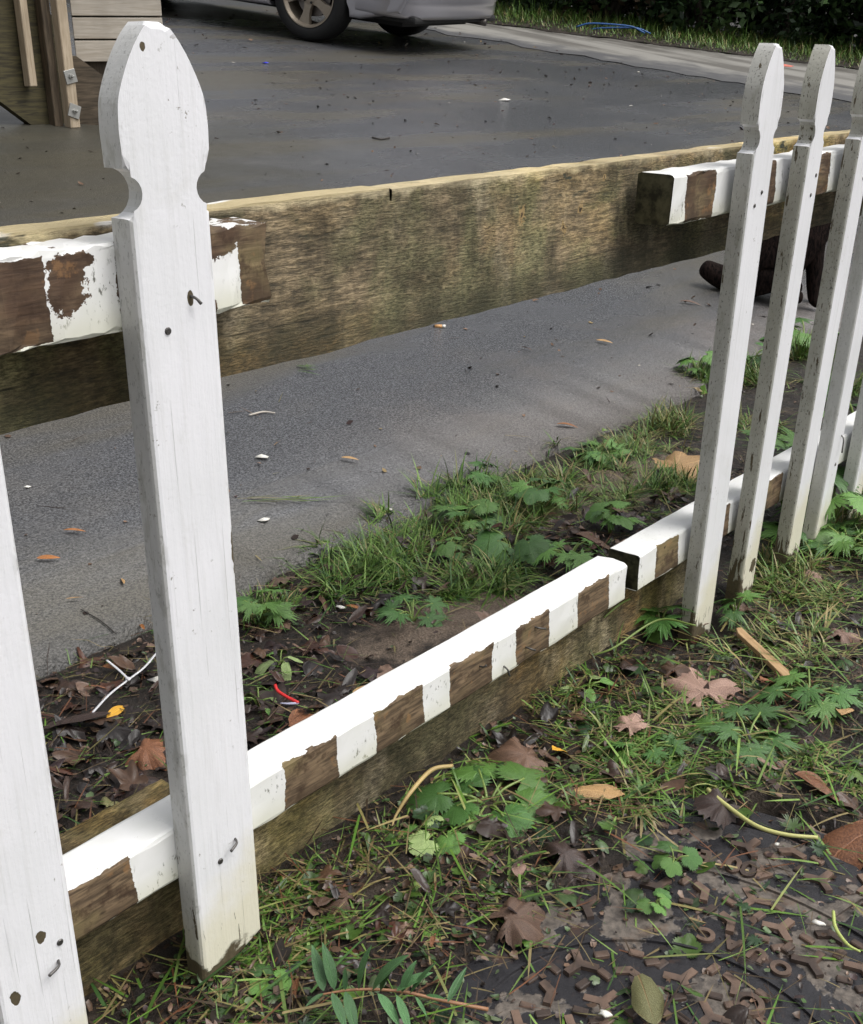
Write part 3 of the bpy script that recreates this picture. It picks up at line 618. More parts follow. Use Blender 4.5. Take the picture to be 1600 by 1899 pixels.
# large leaves one can point at: pixel, size in pixels, shape, colour, label
BIG = [
 (1305, 1285, 100, 'M0', 'pink', 95, 12, 'pale pink-brown crumpled leaf at the foot of the first leaning picket'),
 (1655, 1530, 195, 'O1', 'rust', 196, 6, 'large reddish-brown leaf lying on the rim of the iron cover'),
 (975, 1400, 85, 'M1', 'brown', 200, 15, 'brown lobed leaf next to the small yellow-orange leaf'),
 (1155, 1478, 90, 'O0', 'tan', 170, 8, 'flat tan oval leaf among the grass in front of the fence'),
 (1025, 1390, 50, 'O2', 'yellow', 30, 6, 'small yellow-orange leaf, the brightest on the ground'),
 (1165, 1345, 45, 'M0', 'pink', 60, 25, 'small grey-pink leaf standing up among the clippings'),
 (1495, 1065, 60, 'M2', 'pink', 330, 20, 'curled pink leaf right of the leaning pickets, uppermost'),
 (1560, 1175, 60, 'M1', 'pink', 40, 15, 'pink-brown leaf by the right edge, above the bare soil'),
 (1155, 1240, 80, 'O3', 'dark', 60, 30, 'dark folded leaf leaning on the low backing board'),
 (1248, 1245, 45, 'M1', 'brown', 80, 25, 'small crinkled brown leaf beside the pale pink-brown one'),
 (960, 1625, 50, 'O1', 'pink', 80, 25, 'short pinkish leaf at the edge of the iron cover'),
 (1045, 1580, 85, 'M2', 'dark', 30, 10, 'maroon wet leaf at the upper edge of the iron cover'),
 (1475, 1440, 100, 'O1', 'rust', 330, 12, 'rust-brown pointed leaf below the bare soil at right'),
 (1215, 1899, 130, 'O0', 'olive', 95, 8, 'large olive leaf with a red midrib at the bottom edge'),
 (590, 1680, 75, 'O2', 'brown', 70, 20, 'curled brown leaf in front of the low board, nearest the lone picket'),
 (640, 1670, 55, 'M2', 'brown', 150, 20, 'small crumpled brown leaf below the low board'),
 (945, 1700, 85, 'M1', 'brown', 20, 12, 'brown leaf scrap lying on the left part of the iron cover'),
 (1255, 865, 80, 'M0', 'tan', 30, 18, 'orange-tan dry leaf behind the first leaning picket'),
 (85, 1355, 120, 'O0', 'dark', 30, 10, 'wide grey-brown leaf between the two nearest pickets'),
 (215, 1450, 140, 'M1', 'dark', 50, 12, 'dark lobed leaf heap piece behind the near bottom rail'),
 (270, 1385, 90, 'M2', 'rust', 10, 15, 'rust-red leaf just left of the lone picket'),
 (540, 1350, 150, 'O1', 'rust', 45, 10, 'orange-brown leaf against the back of the bottom rail'),
 (655, 1290, 90, 'O0', 'tan', 35, 10, 'tan leaf behind the bottom rail, right of the red wire'),
 (1070, 990, 85, 'O1', 'brown', 340, 10, 'flat brown leaf among weeds behind the break in the rail'),
 (200, 1500, 90, 'O3', 'olive', 90, 15, 'shrivelled olive leaf behind the near rail'),
 (330, 1395, 80, 'M0', 'dark', 120, 12, 'dark leaf partly hidden by the lone picket'),
 (1410, 1260, 45, 'O2', 'rust', 20, 12, 'small rust leaf beside the bare stick'),
 (1560, 1330, 60, 'O1', 'tan', 60, 12, 'tan folded leaf on the bare soil at the right edge'),
 (905, 1345, 60, 'M2', 'brown', 100, 15, 'brown leaf under the low board near its middle'),
 (1340, 1490, 60, 'M0', 'dark', 200, 10, 'dark leaf left of the yellow-green stem'),
]
for k, (x, y, s_, sh, mc, az, tl_, lab) in enumerate(BIG):
    P = pg(x, y, .006+.004*(k % 3)); P[2] = max(P[2], .010)
    src = {'M': MAPLE, 'O': OVATE}[sh[0]][int(sh[1])]
    o = leaf_obj('dead_leaf', src, mc, P, px_len(P, s_)*1.05, R(az-49), R(tl_*.6), R(random.uniform(-14, 14)))
    tag(o, lab, 'leaf', 'large fallen leaves')
# narrow willow-like leaves
NAR = [(118, 985, 40, 'orange', 0, 'thin orange leaf on the asphalt, highest between the two nearest pickets'), (68, 1037, 42, 'orange', 2, 'thin orange leaf on the asphalt beside the nearest picket'),
 (122, 1113, 32, 'tan', 5, 'short tan leaf on the asphalt between the nearest pickets'), (230, 1085, 34, 'tan', 100, 'small upright tan leaf left of the lone picket'),
 (190, 1238, 56, 'orange', 0, 'orange leaf under the crossing of the white cable tie'), (268, 1170, 36, 'orange', 110, 'orange-brown leaf near the end of the white cable tie'),
 (198, 1335, 62, 'yellow', 60, 'bright orange-yellow narrow leaf below the white cable tie'), (155, 1277, 42, 'rust', 8, 'brownish narrow leaf left of the white cable tie'),
 (1032, 788, 40, 'orange', 0, 'vivid orange narrow leaf at the asphalt edge'), (508, 828, 32, 'tan', 65, 'tan leaf standing out on the asphalt right of the lone picket'),
 (632, 850, 34, 'tan', -10, 'straw-coloured narrow leaf on the asphalt below the backing board'), (966, 645, 22, 'rust', -15, 'tiny rust leaf on the asphalt near the backing board'),
 (1105, 632, 32, 'tan', -20, 'tan narrow leaf on the asphalt left of the dark animal'), (545, 1860, 75, 'rust', 85, 'upright red-brown narrow leaf left of the green sprig'),
 (800, 1760, 48, 'rust', 85, 'red-brown narrow leaf above the tip of the green sprig'), (600, 1655, 60, 'rust', 25, 'red-brown narrow leaf in front of the low board'),
 (560, 1100, 44, 'rust', 60, 'rust narrow leaf at the asphalt edge right of the lone picket'), (1260, 560, 40, 'brown', 0, 'thin dark leaf on the asphalt left of the dark animal'), 
 (870, 1065, 40, 'rust', 40, 'rust narrow leaf among the weeds behind the bottom rail'), (640, 1125, 36, 'orange', -15, 'orange narrow leaf beside a white petal behind the rail')]
for x, y, s_, mc, az, lab in NAR:
    P = pg(x, y, .004); o = leaf_obj('narrow_leaf', LANCE[random.randrange(3)], mc, P, px_len(P, s_)*1.0, R(az-49+random.uniform(-9, 9)), R(3), R(random.uniform(-30, 30)), width=random.uniform(.7, 1.1))
    o.location.z += .002; tag(o, lab, 'leaf', 'narrow fallen leaves')
stalk = m_plain('pale_green_stalk', (.17, .24, .06), .45, var=.3); straw = m_plain('dry_straw', (.42, .31, .13), .55, var=.3)
def weed(x, y, n, spx, mats, label, src=WEED, h=1., spread=.6, face=None):
    P = pg(x, y); P[2] = ground_z(P[0], P[1]); L = px_len(P, spx)
    t_ = empty('weed_plant', P, 0, label, 'weed', 'low green weeds')
    for k in range(n):
        a = 2*math.pi*(k+random.random()*.7)/n if face is None else R(face)+random.uniform(-1., 1.); d = L*spread*random.uniform(.4, 1.); hh = L*h*random.uniform(.25, .75)
        e = np.array([d*math.cos(a), d*math.sin(a), hh]); tube('stalk', [(0, 0, -.005), (e[0]*.4, e[1]*.4, hh*.75), tuple(e)], [L*.028+.0004, L*.02+.0003, L*.018+.0003], stalk, t_, 5, 4)
        leaf_obj('leaf', random.choice(src), random.choice(mats), e, L*random.uniform(.55, .85), a+random.uniform(-.4, .4), R(random.uniform(-25, 12)), R(random.uniform(-25, 25)), t_)
    return t_
G1, G2 = ['green', 'green', 'dgreen'], ['dgreen', 'dgreen', 'green']
WD = [(860, 975, 6, 70, G1, 'leafy weed in the middle of the grassy strip behind the rail', WEED, 1., .8), (950, 1030, 7, 80, G2, 'dark spreading weed just behind the bottom rail', WEED, 1., .9),
 (1010, 945, 6, 75, G2, 'weed with blue-green cut leaves behind the break in the rail', WEED, 1.1, .8), (830, 1030, 4, 50, G1, 'small weed with rounded leaves in the grass behind the rail', ROUND, 1., .8),
 (1130, 985, 5, 70, G1, 'upright weed beside the flat brown leaf, behind the far rail end', WEED, 1.2, .7), (1055, 1045, 7, 75, G1, 'bushy weed hugging the end of the near bottom rail', WEED, .9, .9),
 (765, 1150, 4, 60, G2, 'low dark weed at the edge of the sandy patch', WEED, .8, .8), (490, 1150, 6, 65, G1, 'weed hugging the right edge of the lone picket', WEED, 1.1, .7),
 (1100, 850, 7, 60, G1, 'low weed mat at the asphalt edge behind the gap', WEED, .7, .9), (900, 905, 5, 55, G1, 'thin weed at the asphalt edge', WEED, 1.3, .6),
 (1222, 1172, 2, 88, G2, 'deeply cut weed against the low board left of the first leaning picket', WEED, 1.2, .35), (1362, 1150, 2, 66, G2, 'weed growing at the right foot of the first leaning picket', WEED, 1.0, .35),
 (1462, 965, 6, 120, G1, 'tall weed climbing between the second and third leaning pickets', WEED, 1.6, .5), (1540, 975, 6, 80, G1, 'weed at the foot of the fourth leaning picket', WEED, 1.3, .8),
 (1590, 850, 6, 110, G1, 'weed at the right edge of the photo beside the last picket', WEED, 1.6, .6), (905, 1490, 7, 105, G1, 'broad flattened weed in front of the low board, the largest in the foreground', ROUND, .35, .9),
 (815, 1545, 4, 60, ['green', 'pale'], 'small green weed near the dry straw bend', ROUND, .35, .9), (1250, 1595, 2, 44, G1, 'green weed sprout on the upper edge of the iron cover', ROUND, .4, .6),
 (1215, 1675, 2, 34, G1, 'tiny weed on the iron cover near the letters', ROUND, .4, .6), (1090, 1280, 2, 60, ['pale', 'green'], 'pale green leaf pair below the low board', OVATE, .4, .5),
 (1385, 1370, 6, 80, G2, 'low cut-leaved weed in the clippings below the stick', WEED, .4, .9), (1500, 1290, 6, 75, G1, 'weed left of the bare soil patch', WEED, .5, .9),
 (1510, 1005, 7, 75, G1, 'weed patch just right of the third leaning picket foot', WEED, .8, .9), (1570, 1030, 6, 75, G1, 'weed under the right edge, below the last picket', WEED, .7, .9),
 (1200, 1390, 5, 70, G2, 'dark weed in the trampled grass below the pale pink leaf', WEED, .35, .9), (520, 1235, 3, 50, ['pale', 'green'], 'wilted pale weed behind the rail near the red wire', OVATE, .6, .6),
 (480, 1310, 3, 55, ['green', 'pale'], 'wilted weed beside the lone picket, behind the rail', OVATE, .6, .6), (500, 1830, 3, 45, G1, 'tiny round-leaved weed at the foot of the lone picket', ROUND, .5, .6),
 (1290, 690, 4, 45, G1, 'weed at the far broken end of the asphalt', WEED, 1., .8), (1490, 640, 6, 60, G1, 'weed clump behind the third leaning picket', WEED, 1., .8), (1390, 690, 5, 55, G1, 'weed between the first and second leaning pickets, behind them', WEED, 1., .8)]
MIXW = WEED+ROUND[:1]
for w_ in WD: weed(w_[0], w_[1], w_[2]+2, w_[3]*(.86 if w_[1] < 1100 and w_[0] < 1180 else 1.1), *w_[4:6], src=MIXW if w_[6] is WEED and w_[1] < 1100 else w_[6], h=w_[7], spread=w_[8])
# green sprig lying at the bottom
sp0, sp1 = pg(590, 1845, .03), pg(905, 1872, .012); sprig = empty('leafy_sprig', (sp0+sp1)/2*np.array([1, 1, 0]), 0, 'fallen sprig of long narrow green leaves at the bottom of the photo', 'twig')
org = np.array(sprig.location); smid = [sp0, pg(660, 1835, .032), pg(740, 1838, .028), pg(820, 1855, .020), sp1]
tube('stem', [p-org for p in smid], [.0009, .0012, .0014, .0016, .0018], m_plain('reddish_twig', (.28, .14, .07), .5), sprig, 6, 6)
for bx, by, tx, ty, up in [(600, 1838, 585, 1765, .05), (620, 1835, 605, 1762, .055), (640, 1836, 640, 1800, .04), (665, 1835, 675, 1765, .06), (690, 1838, 730, 1772, .06), (705, 1838, 720, 1785, .05), (735, 1838, 785, 1800, .04), (760, 1842, 800, 1790, .05), (790, 1845, 820, 1850, .03), (615, 1840, 640, 1899, .01), (640, 1838, 660, 1905, .005), (700, 1842, 740, 1890, .01), (735, 1845, 760, 1905, .005), (770, 1848, 790, 1880, .01), (600, 1842, 570, 1860, .02), (745, 1840, 760, 1790, .045), (830, 1858, 860, 1800, .035)]:
    B = pg(bx, by, .034); E_ = pg(tx, ty, up+.012); d = E_-B; L = np.linalg.norm(d); fr = frame(d, (0, 0, 1)); o = leaf_obj('leaf', LANCE[random.randrange(3)], 'sprig', (0, 0, 0), 1, 0, parent=sprig)
    M = Matrix.Identity(4)
    for i in range(3):
        M[i][0], M[i][1], M[i][2], M[i][3] = fr[i][0]*L*1.15, fr[i][1]*L*1.25, fr[i][2]*L, B[i]-org[i]
    o.matrix_basis = M
# single stems, stick and small rubbish
def stem(name, pix, ups, rad, mat, label, cat): 
    return tag(tube(name, [pg(x, y, u) for (x, y), u in zip(pix, ups)], rad, mat, None, 7, 8), label, cat)
stem('dry_stalk', [(838, 1420), (800, 1428), (762, 1468), (735, 1510), (726, 1535)], [.03, .034, .03, .012, .004], [.0022, .0026, .0024, .0015, .0008], straw, 'bent yellow dry stalk leaning on the low board', 'stalk')
stem('green_stem', [(1312, 1464), (1345, 1492), (1400, 1530), (1455, 1547), (1516, 1553)], [.012, .014, .014, .013, .012], [.0028, .0026, .0024, .0022, .002], m_plain('yellow_green_stem', (.46, .45, .17), .4, var=.2), 'long yellow-green stem above the iron cover', 'stem')
stem('green_stem', [(1545, 1690), (1549, 1720), (1570, 1750), (1595, 1765)], [.004, .005, .005, .004], [.0016, .0018, .0016, .001], m_plain('lime_stem', (.40, .47, .14), .4), 'short curved lime-green stem on the iron cover', 'stem')
stem('green_stem', [(1180, 1105), (1150, 1120), (1120, 1145)], [.05, .07, .06], [.0013, .0014, .0012], stalk, 'arching green stalk over the low board', 'stem')
stem('green_stem', [(1290, 1160), (1220, 1150), (1140, 1200), (1100, 1215)], [.05, .04, .02, .01], [.0013, .0016, .0016, .0012], stalk, 'long green stalk lying left of the first leaning picket', 'stem')
stem('dry_twig', [(462, 770), (488, 764), (510, 766)], [.004, .004, .004], [.002, .0022, .0016], m_plain('bleached_twig', (.42, .38, .33), .6), 'bleached twig on the asphalt right of the lone picket', 'twig')
stem('dry_twig', [(150, 1130), (185, 1150), (215, 1175)], [.003, .003, .003], .0009, m_plain('black_twig', (.03, .025, .02), .6), 'thin dark curved twig on the asphalt between the nearest pickets', 'twig')
stem('dry_twig', [(690, 255), (705, 258), (722, 256)], [.006, .006, .006], .004, m_plain('dark_twig', (.03, .024, .02), .6), 'dark twig on the far asphalt behind the backing board', 'twig')
stem('dry_twig', [(495, 1335), (560, 1262), (610, 1215)], [.008, .008, .008], .0011, m_plain('brown_twig', (.07, .04, .025), .6), 'long brown twig on the soil behind the bottom rail', 'twig')
A, B = pg(1368, 1168, .012), pg(1462, 1252, .012); d = (B-A); L = np.linalg.norm(d); bm = bmesh.new(); w_ = px_len(A, 10)
prism(bm, [(0, -w_*.7), (L*.9, -w_*1.1), (L*1.02, -w_*.2), (L*.99, w_*.9), (L*.55, w_*.8), (.1*L, w_), (-.01*L, w_*.3)], -.0035, .0035, Matrix(((1, 0, 0), (0, 0, -1), (0, 1, 0))).to_4x4()); bev(bm, .0008, 1)
o = fin('wood_stake', bm, m_timber('split_pale_wood', (.30, .19, .09), (.46, .31, .17), (15, 260, 260))); o.location = A; o.rotation_euler = (0, R(2), math.atan2(d[1], d[0])); tag(o, 'short split piece of pale wood on the ground right of the leaning pickets', 'stick')
ty = empty('cable_tie', pg(237, 1262)*np.array([1, 1, 0]), 0, 'white plastic cable tie lying crossed on the leaf litter', 'cable tie'); og = np.array(ty.location); wp = m_plain('white_nylon', (.72, .72, .74), .35, var=.04)
def flat_strap(name, pts, w_, th, mat, parent):
    s_ = spline(pts, 8); V = []; T = []
    tg = np.gradient(s_, axis=0); tg /= np.linalg.norm(tg, axis=1)[:, None]; sd_ = np.cross(tg, [0, 0, 1.]); sd_ /= np.linalg.norm(sd_, axis=1)[:, None]
    for p, q in zip(s_, sd_): V += [p-q*w_/2, p+q*w_/2, p+q*w_/2+[0, 0, th], p-q*w_/2+[0, 0, th]]
    for k in range(len(s_)-1):
        for j in range(4): a, b = 4*k+j, 4*k+(j+1) % 4; T += [(a, b, b+4), (a, b+4, a+4)]
    T += [(0, 2, 1), (0, 3, 2)]; e = 4*(len(s_)-1); T += [(e, e+1, e+2), (e, e+2, e+3)]
    return link(name, mesh_np(name, V, T, mat=mat), None, parent)
flat_strap('strap', [p-og for p in (pg(172, 1322, .012), pg(205, 1287, .016), pg(240, 1260, .020), pg(268, 1238, .018), pg(292, 1210, .014))], .0028, .0013, wp, ty)
flat_strap('tail', [p-og for p in (pg(198, 1225, .016), pg(220, 1243, .019), pg(240, 1262, .022))], .0028, .0013, wp, ty)
bm = bmesh.new(); box(bm, -.003, .003, -.0025, .0025, 0, .004); bev(bm, .0007, 1); o = fin('head', bm, wp, ty); o.location = pg(238, 1262, .018)-og; o.rotation_euler = (0, 0, R(10))
rw = empty('red_wire', pg(535, 1300)*np.array([1, 1, 0]), 0, 'short bright red plastic wire with a pale tip behind the rail', 'wire'); og = np.array(rw.location)
tube('insulation', [p-og for p in (pg(510, 1270, .022), pg(516, 1282, .018), pg(535, 1294, .015), pg(553, 1303, .014))], .0021, m_plain('red_plastic', (.70, .03, .03), .35, var=.05), rw, 8, 6)
tube('tip', [p-og for p in (pg(553, 1304, .013), pg(536, 1305, .013), pg(520, 1304, .013))], [.0016, .0015, .0008], m_plain('lilac_plastic', (.55, .55, .72), .35), rw, 8, 4)
cg = empty('cigarette_butt', pg(815, 608), 0, 'orange cigarette butt on the asphalt just below the backing board', 'cigarette butt'); a_ = np.array([px_len(pg(815, 608), 10), 0, 0])*1.
dv = AX*a_[0]; up_ = np.array([0, 0, .004]); pr_ = px_len(pg(815, 608), 3.4)
tube('filter', [up_-dv*.9, up_+dv*.45], pr_, m_plain('cork_paper', (.55, .30, .12), .6), cg, 10, 2); tube('burnt_paper', [up_+dv*.45, up_+dv*1.1], pr_*.9, m_plain('white_paper', (.7, .68, .62), .6), cg, 10, 2); tube('ash', [up_-dv*1.15, up_-dv*.9], pr_*.9, m_plain('ash', (.03, .03, .03), .8), cg, 10, 2)
def scrap(name, x, y, spx, c, label, cat, seed):
    P = pg(x, y, .002); L = px_len(P, spx); rg = np.random.default_rng(seed); n = 9; V = [(0, 0, L*.25)]; T = []
    for k in range(n): a = 2*math.pi*k/n; r_ = L*.5*rg.uniform(.45, 1.1); V.append((r_*math.cos(a)*1.3, r_*math.sin(a)*.7, rg.uniform(0, .12)*L))
    V += [(v[0], v[1], v[2]-.0012) for v in V[1:]]
    for k in range(n): k2 = (k+1) % n; T += [(0, 1+k, 1+k2), (1+k, 1+n+k, 1+n+k2), (1+k, 1+n+k2, 1+k2)]
    T += [(1+n, 1+n+k+1, 1+n+k) for k in range(1, n-1)]
    o = link(name, mesh_np(name, V, T, mat=m_plain(name+'_'+cat, c, .5, var=.15))); o.location = P; o.rotation_euler = (0, 0, -R(49)+rg.uniform(-.6, .6)); return tag(o, label, cat)
wht = (.72, .70, .64)
scrap('bottle_cap', 493, 118, 13, (.02, .03, .55), 'bright blue plastic scrap on the far asphalt', 'scrap', 1)
for q in [(485, 848, 26, 'white petal on the asphalt right of the lone picket, beside a tan leaf', 2), (490, 965, 24, 'white petal below the flattened grass strand on the asphalt', 3), (632, 1126, 16, 'white petal behind the rail beside the grass tuft', 4), (50, 903, 12, 'white petal on the asphalt beside the nearest picket', 5), (722, 945, 12, 'white petal at the asphalt edge above the grass', 6), (935, 187, 20, 'long white scrap on the far asphalt', 7), (1440, 1565, 12, 'white petal on the rim of the iron cover below the stem', 8), (1120, 1880, 24, 'white scrap on the iron cover near the bottom edge', 9), (1517, 1711, 20, 'white stem end on the iron cover', 10), (300, 1260, 40, 'pale translucent leaf scrap tucked behind the lone picket', 11)]:
    scrap('petal', q[0], q[1], q[2], wht, q[3], 'petal', q[4])

# ------------------------------------------------------------------ uncountable: grass, clippings, crumbled leaves
def blades(P, az, L, wd_, lean, curl, tint, seg=4):
    """ribbons: base P, heading az, lean from upright (0) to lying (1), curl = extra droop at the tip"""
    N = len(P); V = np.zeros((N, seg*2+1, 3)); pos = P.copy(); el = (1-lean)*math.pi/2; sx = np.stack([-np.sin(az), np.cos(az), np.zeros(N)], 1)
    for k in range(seg+1):
        u = k/seg; w_ = (wd_*(1-u**1.7)*(.65+.7*u if u < .5 else 1))[:, None]/2
        if k < seg: V[:, 2*k] = pos-sx*w_; V[:, 2*k+1] = pos+sx*w_
        else: V[:, 2*k] = pos
        e = el-curl*(u+.5/seg); step = (L/seg)[:, None]; pos = pos+step*np.stack([np.cos(e)*np.cos(az), np.cos(e)*np.sin(az), np.sin(e)], 1)
    T = []
    for k in range(seg-1): a = 2*k; T += [(a, a+1, a+3), (a, a+3, a+2)]
    a = 2*(seg-1); T.append((a, a+1, a+2)); n1 = seg*2+1
    F = (np.arange(N)[:, None, None]*n1+np.array(T)[None]).reshape(-1, 3)
    zmin = gz_np(V[:, :, 0], V[:, :, 1])+.0006; V[:, :, 2] = np.maximum(V[:, :, 2], zmin)
    return V.reshape(-1, 3), F, np.repeat(tint, n1, 0)
def gz_np(x, y): return np.where(y > EDGE, .012+SLOPE*(y-EDGE), np.maximum(soil(x, np.minimum(y, EDGE-.001)), -.012+.006*exposed(x, y)*0))
GREEN = np.array([(.07, .145, .022), (.11, .21, .035), (.04, .095, .022), (.16, .25, .06), (.085, .17, .022)]); STRAWC = np.array([(.22, .19, .07), (.30, .24, .11), (.16, .17, .06), (.24, .27, .09)])
def pick(pal, n, j=.25): return pal[rng.integers(0, len(pal), n)]*(1+rng.uniform(-j, j, (n, 1)))
parts = []
# tufts: pixel centre, radius in pixels, blades, length px, uprightness, share of straw
TUFT = [(690, 1050, 95, 850, 75, .55, .12), (770, 1000, 70, 380, 70, .5, .2), (880, 930, 90, 520, 75, .45, .2), (900, 1070, 80, 420, 75, .55, .15), (960, 960, 80, 380, 70, .5, .35), (1010, 900, 70, 330, 60, .5, .4), (1120, 850, 55, 300, 50, .45, .2), (1240, 790, 55, 260, 60, .4, .4), (1180, 920, 80, 260, 50, .55, .4), (1245, 900, 45, 220, 55, .35, .15), (1180, 830, 70, 200, 45, .6, .5), (500, 1130, 40, 140, 60, .4, .2), (1310, 700, 40, 160, 50, .45, .3), (1400, 700, 50, 240, 60, .4, .3), (1480, 660, 40, 200, 60, .35, .3), (1400, 800, 60, 140, 50, .55, .5), (1560, 720, 40, 160, 60, .4, .3),
 (530, 1650, 60, 330, 60, .6, .25), (520, 1760, 70, 330, 60, .65, .3), (700, 1560, 80, 130, 50, .7, .4), (880, 1400, 80, 200, 55, .65, .3), (1000, 1320, 90, 300, 60, .65, .3), (1090, 1240, 70, 260, 70, .55, .25), (1160, 1310, 90, 300, 65, .65, .3), (1250, 1340, 100, 360, 65, .7, .3), (1180, 1410, 100, 420, 70, .6, .2), (1250, 1440, 90, 380, 65, .6, .2), (1420, 1180, 80, 240, 60, .65, .5), (1480, 1200, 90, 340, 75, .6, .55), (1500, 1110, 80, 240, 60, .65, .4), (1400, 1300, 100, 320, 60, .7, .35), (1480, 1400, 90, 300, 50, .65, .25), (1330, 1420, 80, 240, 60, .65, .3), (1590, 1440, 50, 180, 50, .6, .3), (1440, 1060, 60, 180, 70, .5, .4), (1570, 1000, 60, 240, 75, .45, .3), (1100, 1500, 80, 160, 55, .7, .4), (800, 1480, 60, 110, 55, .7, .4), (640, 1720, 90, 170, 50, .75, .4), (760, 1700, 100, 180, 50, .75, .45), (900, 1600, 100, 150, 50, .75, .4), (400, 1870, 70, 130, 60, .6, .3), (240, 1840, 60, 60, 60, .7, .5), (560, 1890, 60, 60, 45, .75, .3)]
for x, y, r_, n, l_, lean, sh in TUFT:
    n = int(n*(2.4 if y < 1180 else .8))
    c0 = pg(x, y); rad = px_len(c0, r_); ang = rng.uniform(0, 6.28, n); rr_ = rad*np.sqrt(rng.random(n)); cl = rng.integers(0, max(4, n//22), n); cx_ = rng.normal(0, rad*.62, (cl.max()+1, 2))
    px_ = c0[0]+cx_[cl, 0]+rng.normal(0, .007, n); py_ = c0[1]+cx_[cl, 1]*.8+rng.normal(0, .007, n)
    ok = ~((py_ > .030) & (py_ < .09)) & ((py_ < EDGE+.02) | (c0[1] > EDGE)); px_, py_ = px_[ok], py_[ok]; m_ = len(px_); cl = cl[ok]
    if not m_: continue
    P = np.stack([px_, py_, gz_np(px_, py_)-.002], 1); caz = rng.uniform(0, 6.28, cl.max()+1)
    tint = np.where(rng.random((m_, 1)) < sh, pick(STRAWC, m_), pick(GREEN, m_))
    parts.append(blades(P, caz[cl]+rng.normal(0, .9, m_), px_len(c0, l_)*rng.uniform(.45, 1.25, m_), rng.uniform(.0012, .0042, m_), np.clip(rng.normal(lean+.06, .2, m_), .05, .97), rng.uniform(.2, 1.5, m_), tint))
def join(parts):
    V, F, T = [], [], []; o = 0
    for v, f, t_ in parts: V.append(v); F.append(f+o); T.append(t_); o += len(v)
    return np.concatenate(V), np.concatenate(F), np.concatenate(T)
gm = m_tint('grass_blade', .45, .4)
v, f, t_ = join(parts); tag(link('grass', mesh_np('grass', v, f, t_, gm)), 'short ragged green grass growing on both sides of the fence', 'grass', kind='stuff')
def scatter(n, x0, x1, y0, y1, dens):
    x = rng.uniform(x0, x1, n); y = rng.uniform(y0, y1, n); k = rng.random(n) < dens(x, y); return x[k], y[k]
clear_board = lambda x, y: ~((y > .040) & (y < .088))
seen = lambda x, y: (CAM[2] > 0) & (((x-CAM[0])*AF[0]+(y-CAM[1])*AF[1]-CAM[2]*AF[2]) > .3)
front = lambda x, y: np.where(exposed(x, y) > .3, .26, .95)*np.clip(fbm(x, y, 6, 3, 31)*2.2+.85, .3, 1)*clear_board(x, y)
back = lambda x, y: np.clip(fbm(x, y, 5, 3, 33)*2.5+.8-.55*np.clip((x-.9)/.5, 0, 1), .1, 1)*clear_board(x, y)*(y < EDGE-.0)*np.where(np.hypot((x-.62)/.16, (y-.28)/.09) < 1, .12, 1)
# cut strands lying flat
parts = []
for (n, reg, dens, sh) in ((13000, (-.25, 1.9, -.62, .042), front, .74), (5200, (-.1, 2.2, .09, .60), back, .72)):
    x, y = scatter(n, *reg, dens); m_ = len(x); P = np.stack([x, y, gz_np(x, y)+rng.uniform(.001, .012, m_)], 1)
    tint = np.where(rng.random((m_, 1)) < sh, pick(np.vstack([STRAWC[:2]*.7, [(.10, .07, .035), (.05, .034, .02), (.035, .022, .015), (.045, .028, .02), (.14, .06, .03), (.2, .15, .07)]]), m_), pick(GREEN, m_))
    parts.append(blades(P, rng.uniform(0, 6.28, m_), rng.uniform(.012, .07, m_), rng.uniform(.0006, .0034, m_)*rng.uniform(.5, 1.2, m_), rng.uniform(.86, 1.03, m_), rng.uniform(-.25, .35, m_), tint))
x, y = scatter(1150, -.25, 1.9, -.62, .035, front); m_ = len(x)
parts.append(blades(np.stack([x, y, gz_np(x, y)+rng.uniform(.001, .014, m_)], 1), rng.uniform(0, 6.28, m_), rng.uniform(.04, .11, m_), rng.uniform(.0022, .0046, m_), rng.uniform(.80, 1.0, m_), rng.uniform(0., .5, m_), np.where(rng.random((m_, 1)) < .25, pick(STRAWC, m_), pick(GREEN, m_, .5)), 6))
v, f, t_ = join(parts); tag(link('grass_clippings', mesh_np('grass_clippings', v, f, t_, gm)), 'cut grass strands and fine stalks strewn over the soil', 'clippings', kind='stuff')
def crumbs(x, y, size, tint, lift=.006, n=6):
    N = len(x); A = np.linspace(0, 2*math.pi, n, endpoint=False)[None]+rng.uniform(0, 6.28, (N, 1)); r_ = size[:, None]*rng.uniform(.45, 1.15, (N, n))
    asp = rng.uniform(.45, 1, (N, 1)); a0 = rng.uniform(0, 6.28, (N, 1)); lx = r_*np.cos(A); ly = r_*np.sin(A)*asp; X = lx*np.cos(a0)-ly*np.sin(a0); Y = lx*np.sin(a0)+ly*np.cos(a0)
    tx, ty_ = rng.normal(0, .35, (N, 1)), rng.normal(0, .35, (N, 1)); Z = tx*X+ty_*Y+rng.normal(0, .12, (N, n))*size[:, None]; Z -= Z.min(1, keepdims=True)
    z0 = gz_np(x, y)+rng.uniform(.0003, lift, N); V = np.zeros((N, n+1, 3)); V[:, 0] = np.stack([x, y, z0+size*rng.uniform(-.05, .3, N)], 1)
    V[:, 1:, 0] = x[:, None]+X; V[:, 1:, 1] = y[:, None]+Y; V[:, 1:, 2] = z0[:, None]+Z*.7
    T = np.array([(0, 1+k, 1+(k+1) % n) for k in range(n)]); F = (np.arange(N)[:, None, None]*(n+1)+T[None]).reshape(-1, 3); return V.reshape(-1, 3), F, np.repeat(tint, n+1, 0)
BRN = np.array([(.05, .03, .02), (.035, .022, .018), (.075, .045, .03), (.11, .065, .04), (.055, .032, .03), (.16, .10, .065), (.028, .02, .016), (.24, .15, .10)])
GRB = np.array([(.06, .12, .03), (.09, .16, .05), (.14, .20, .09), (.05, .09, .03)])
parts = []
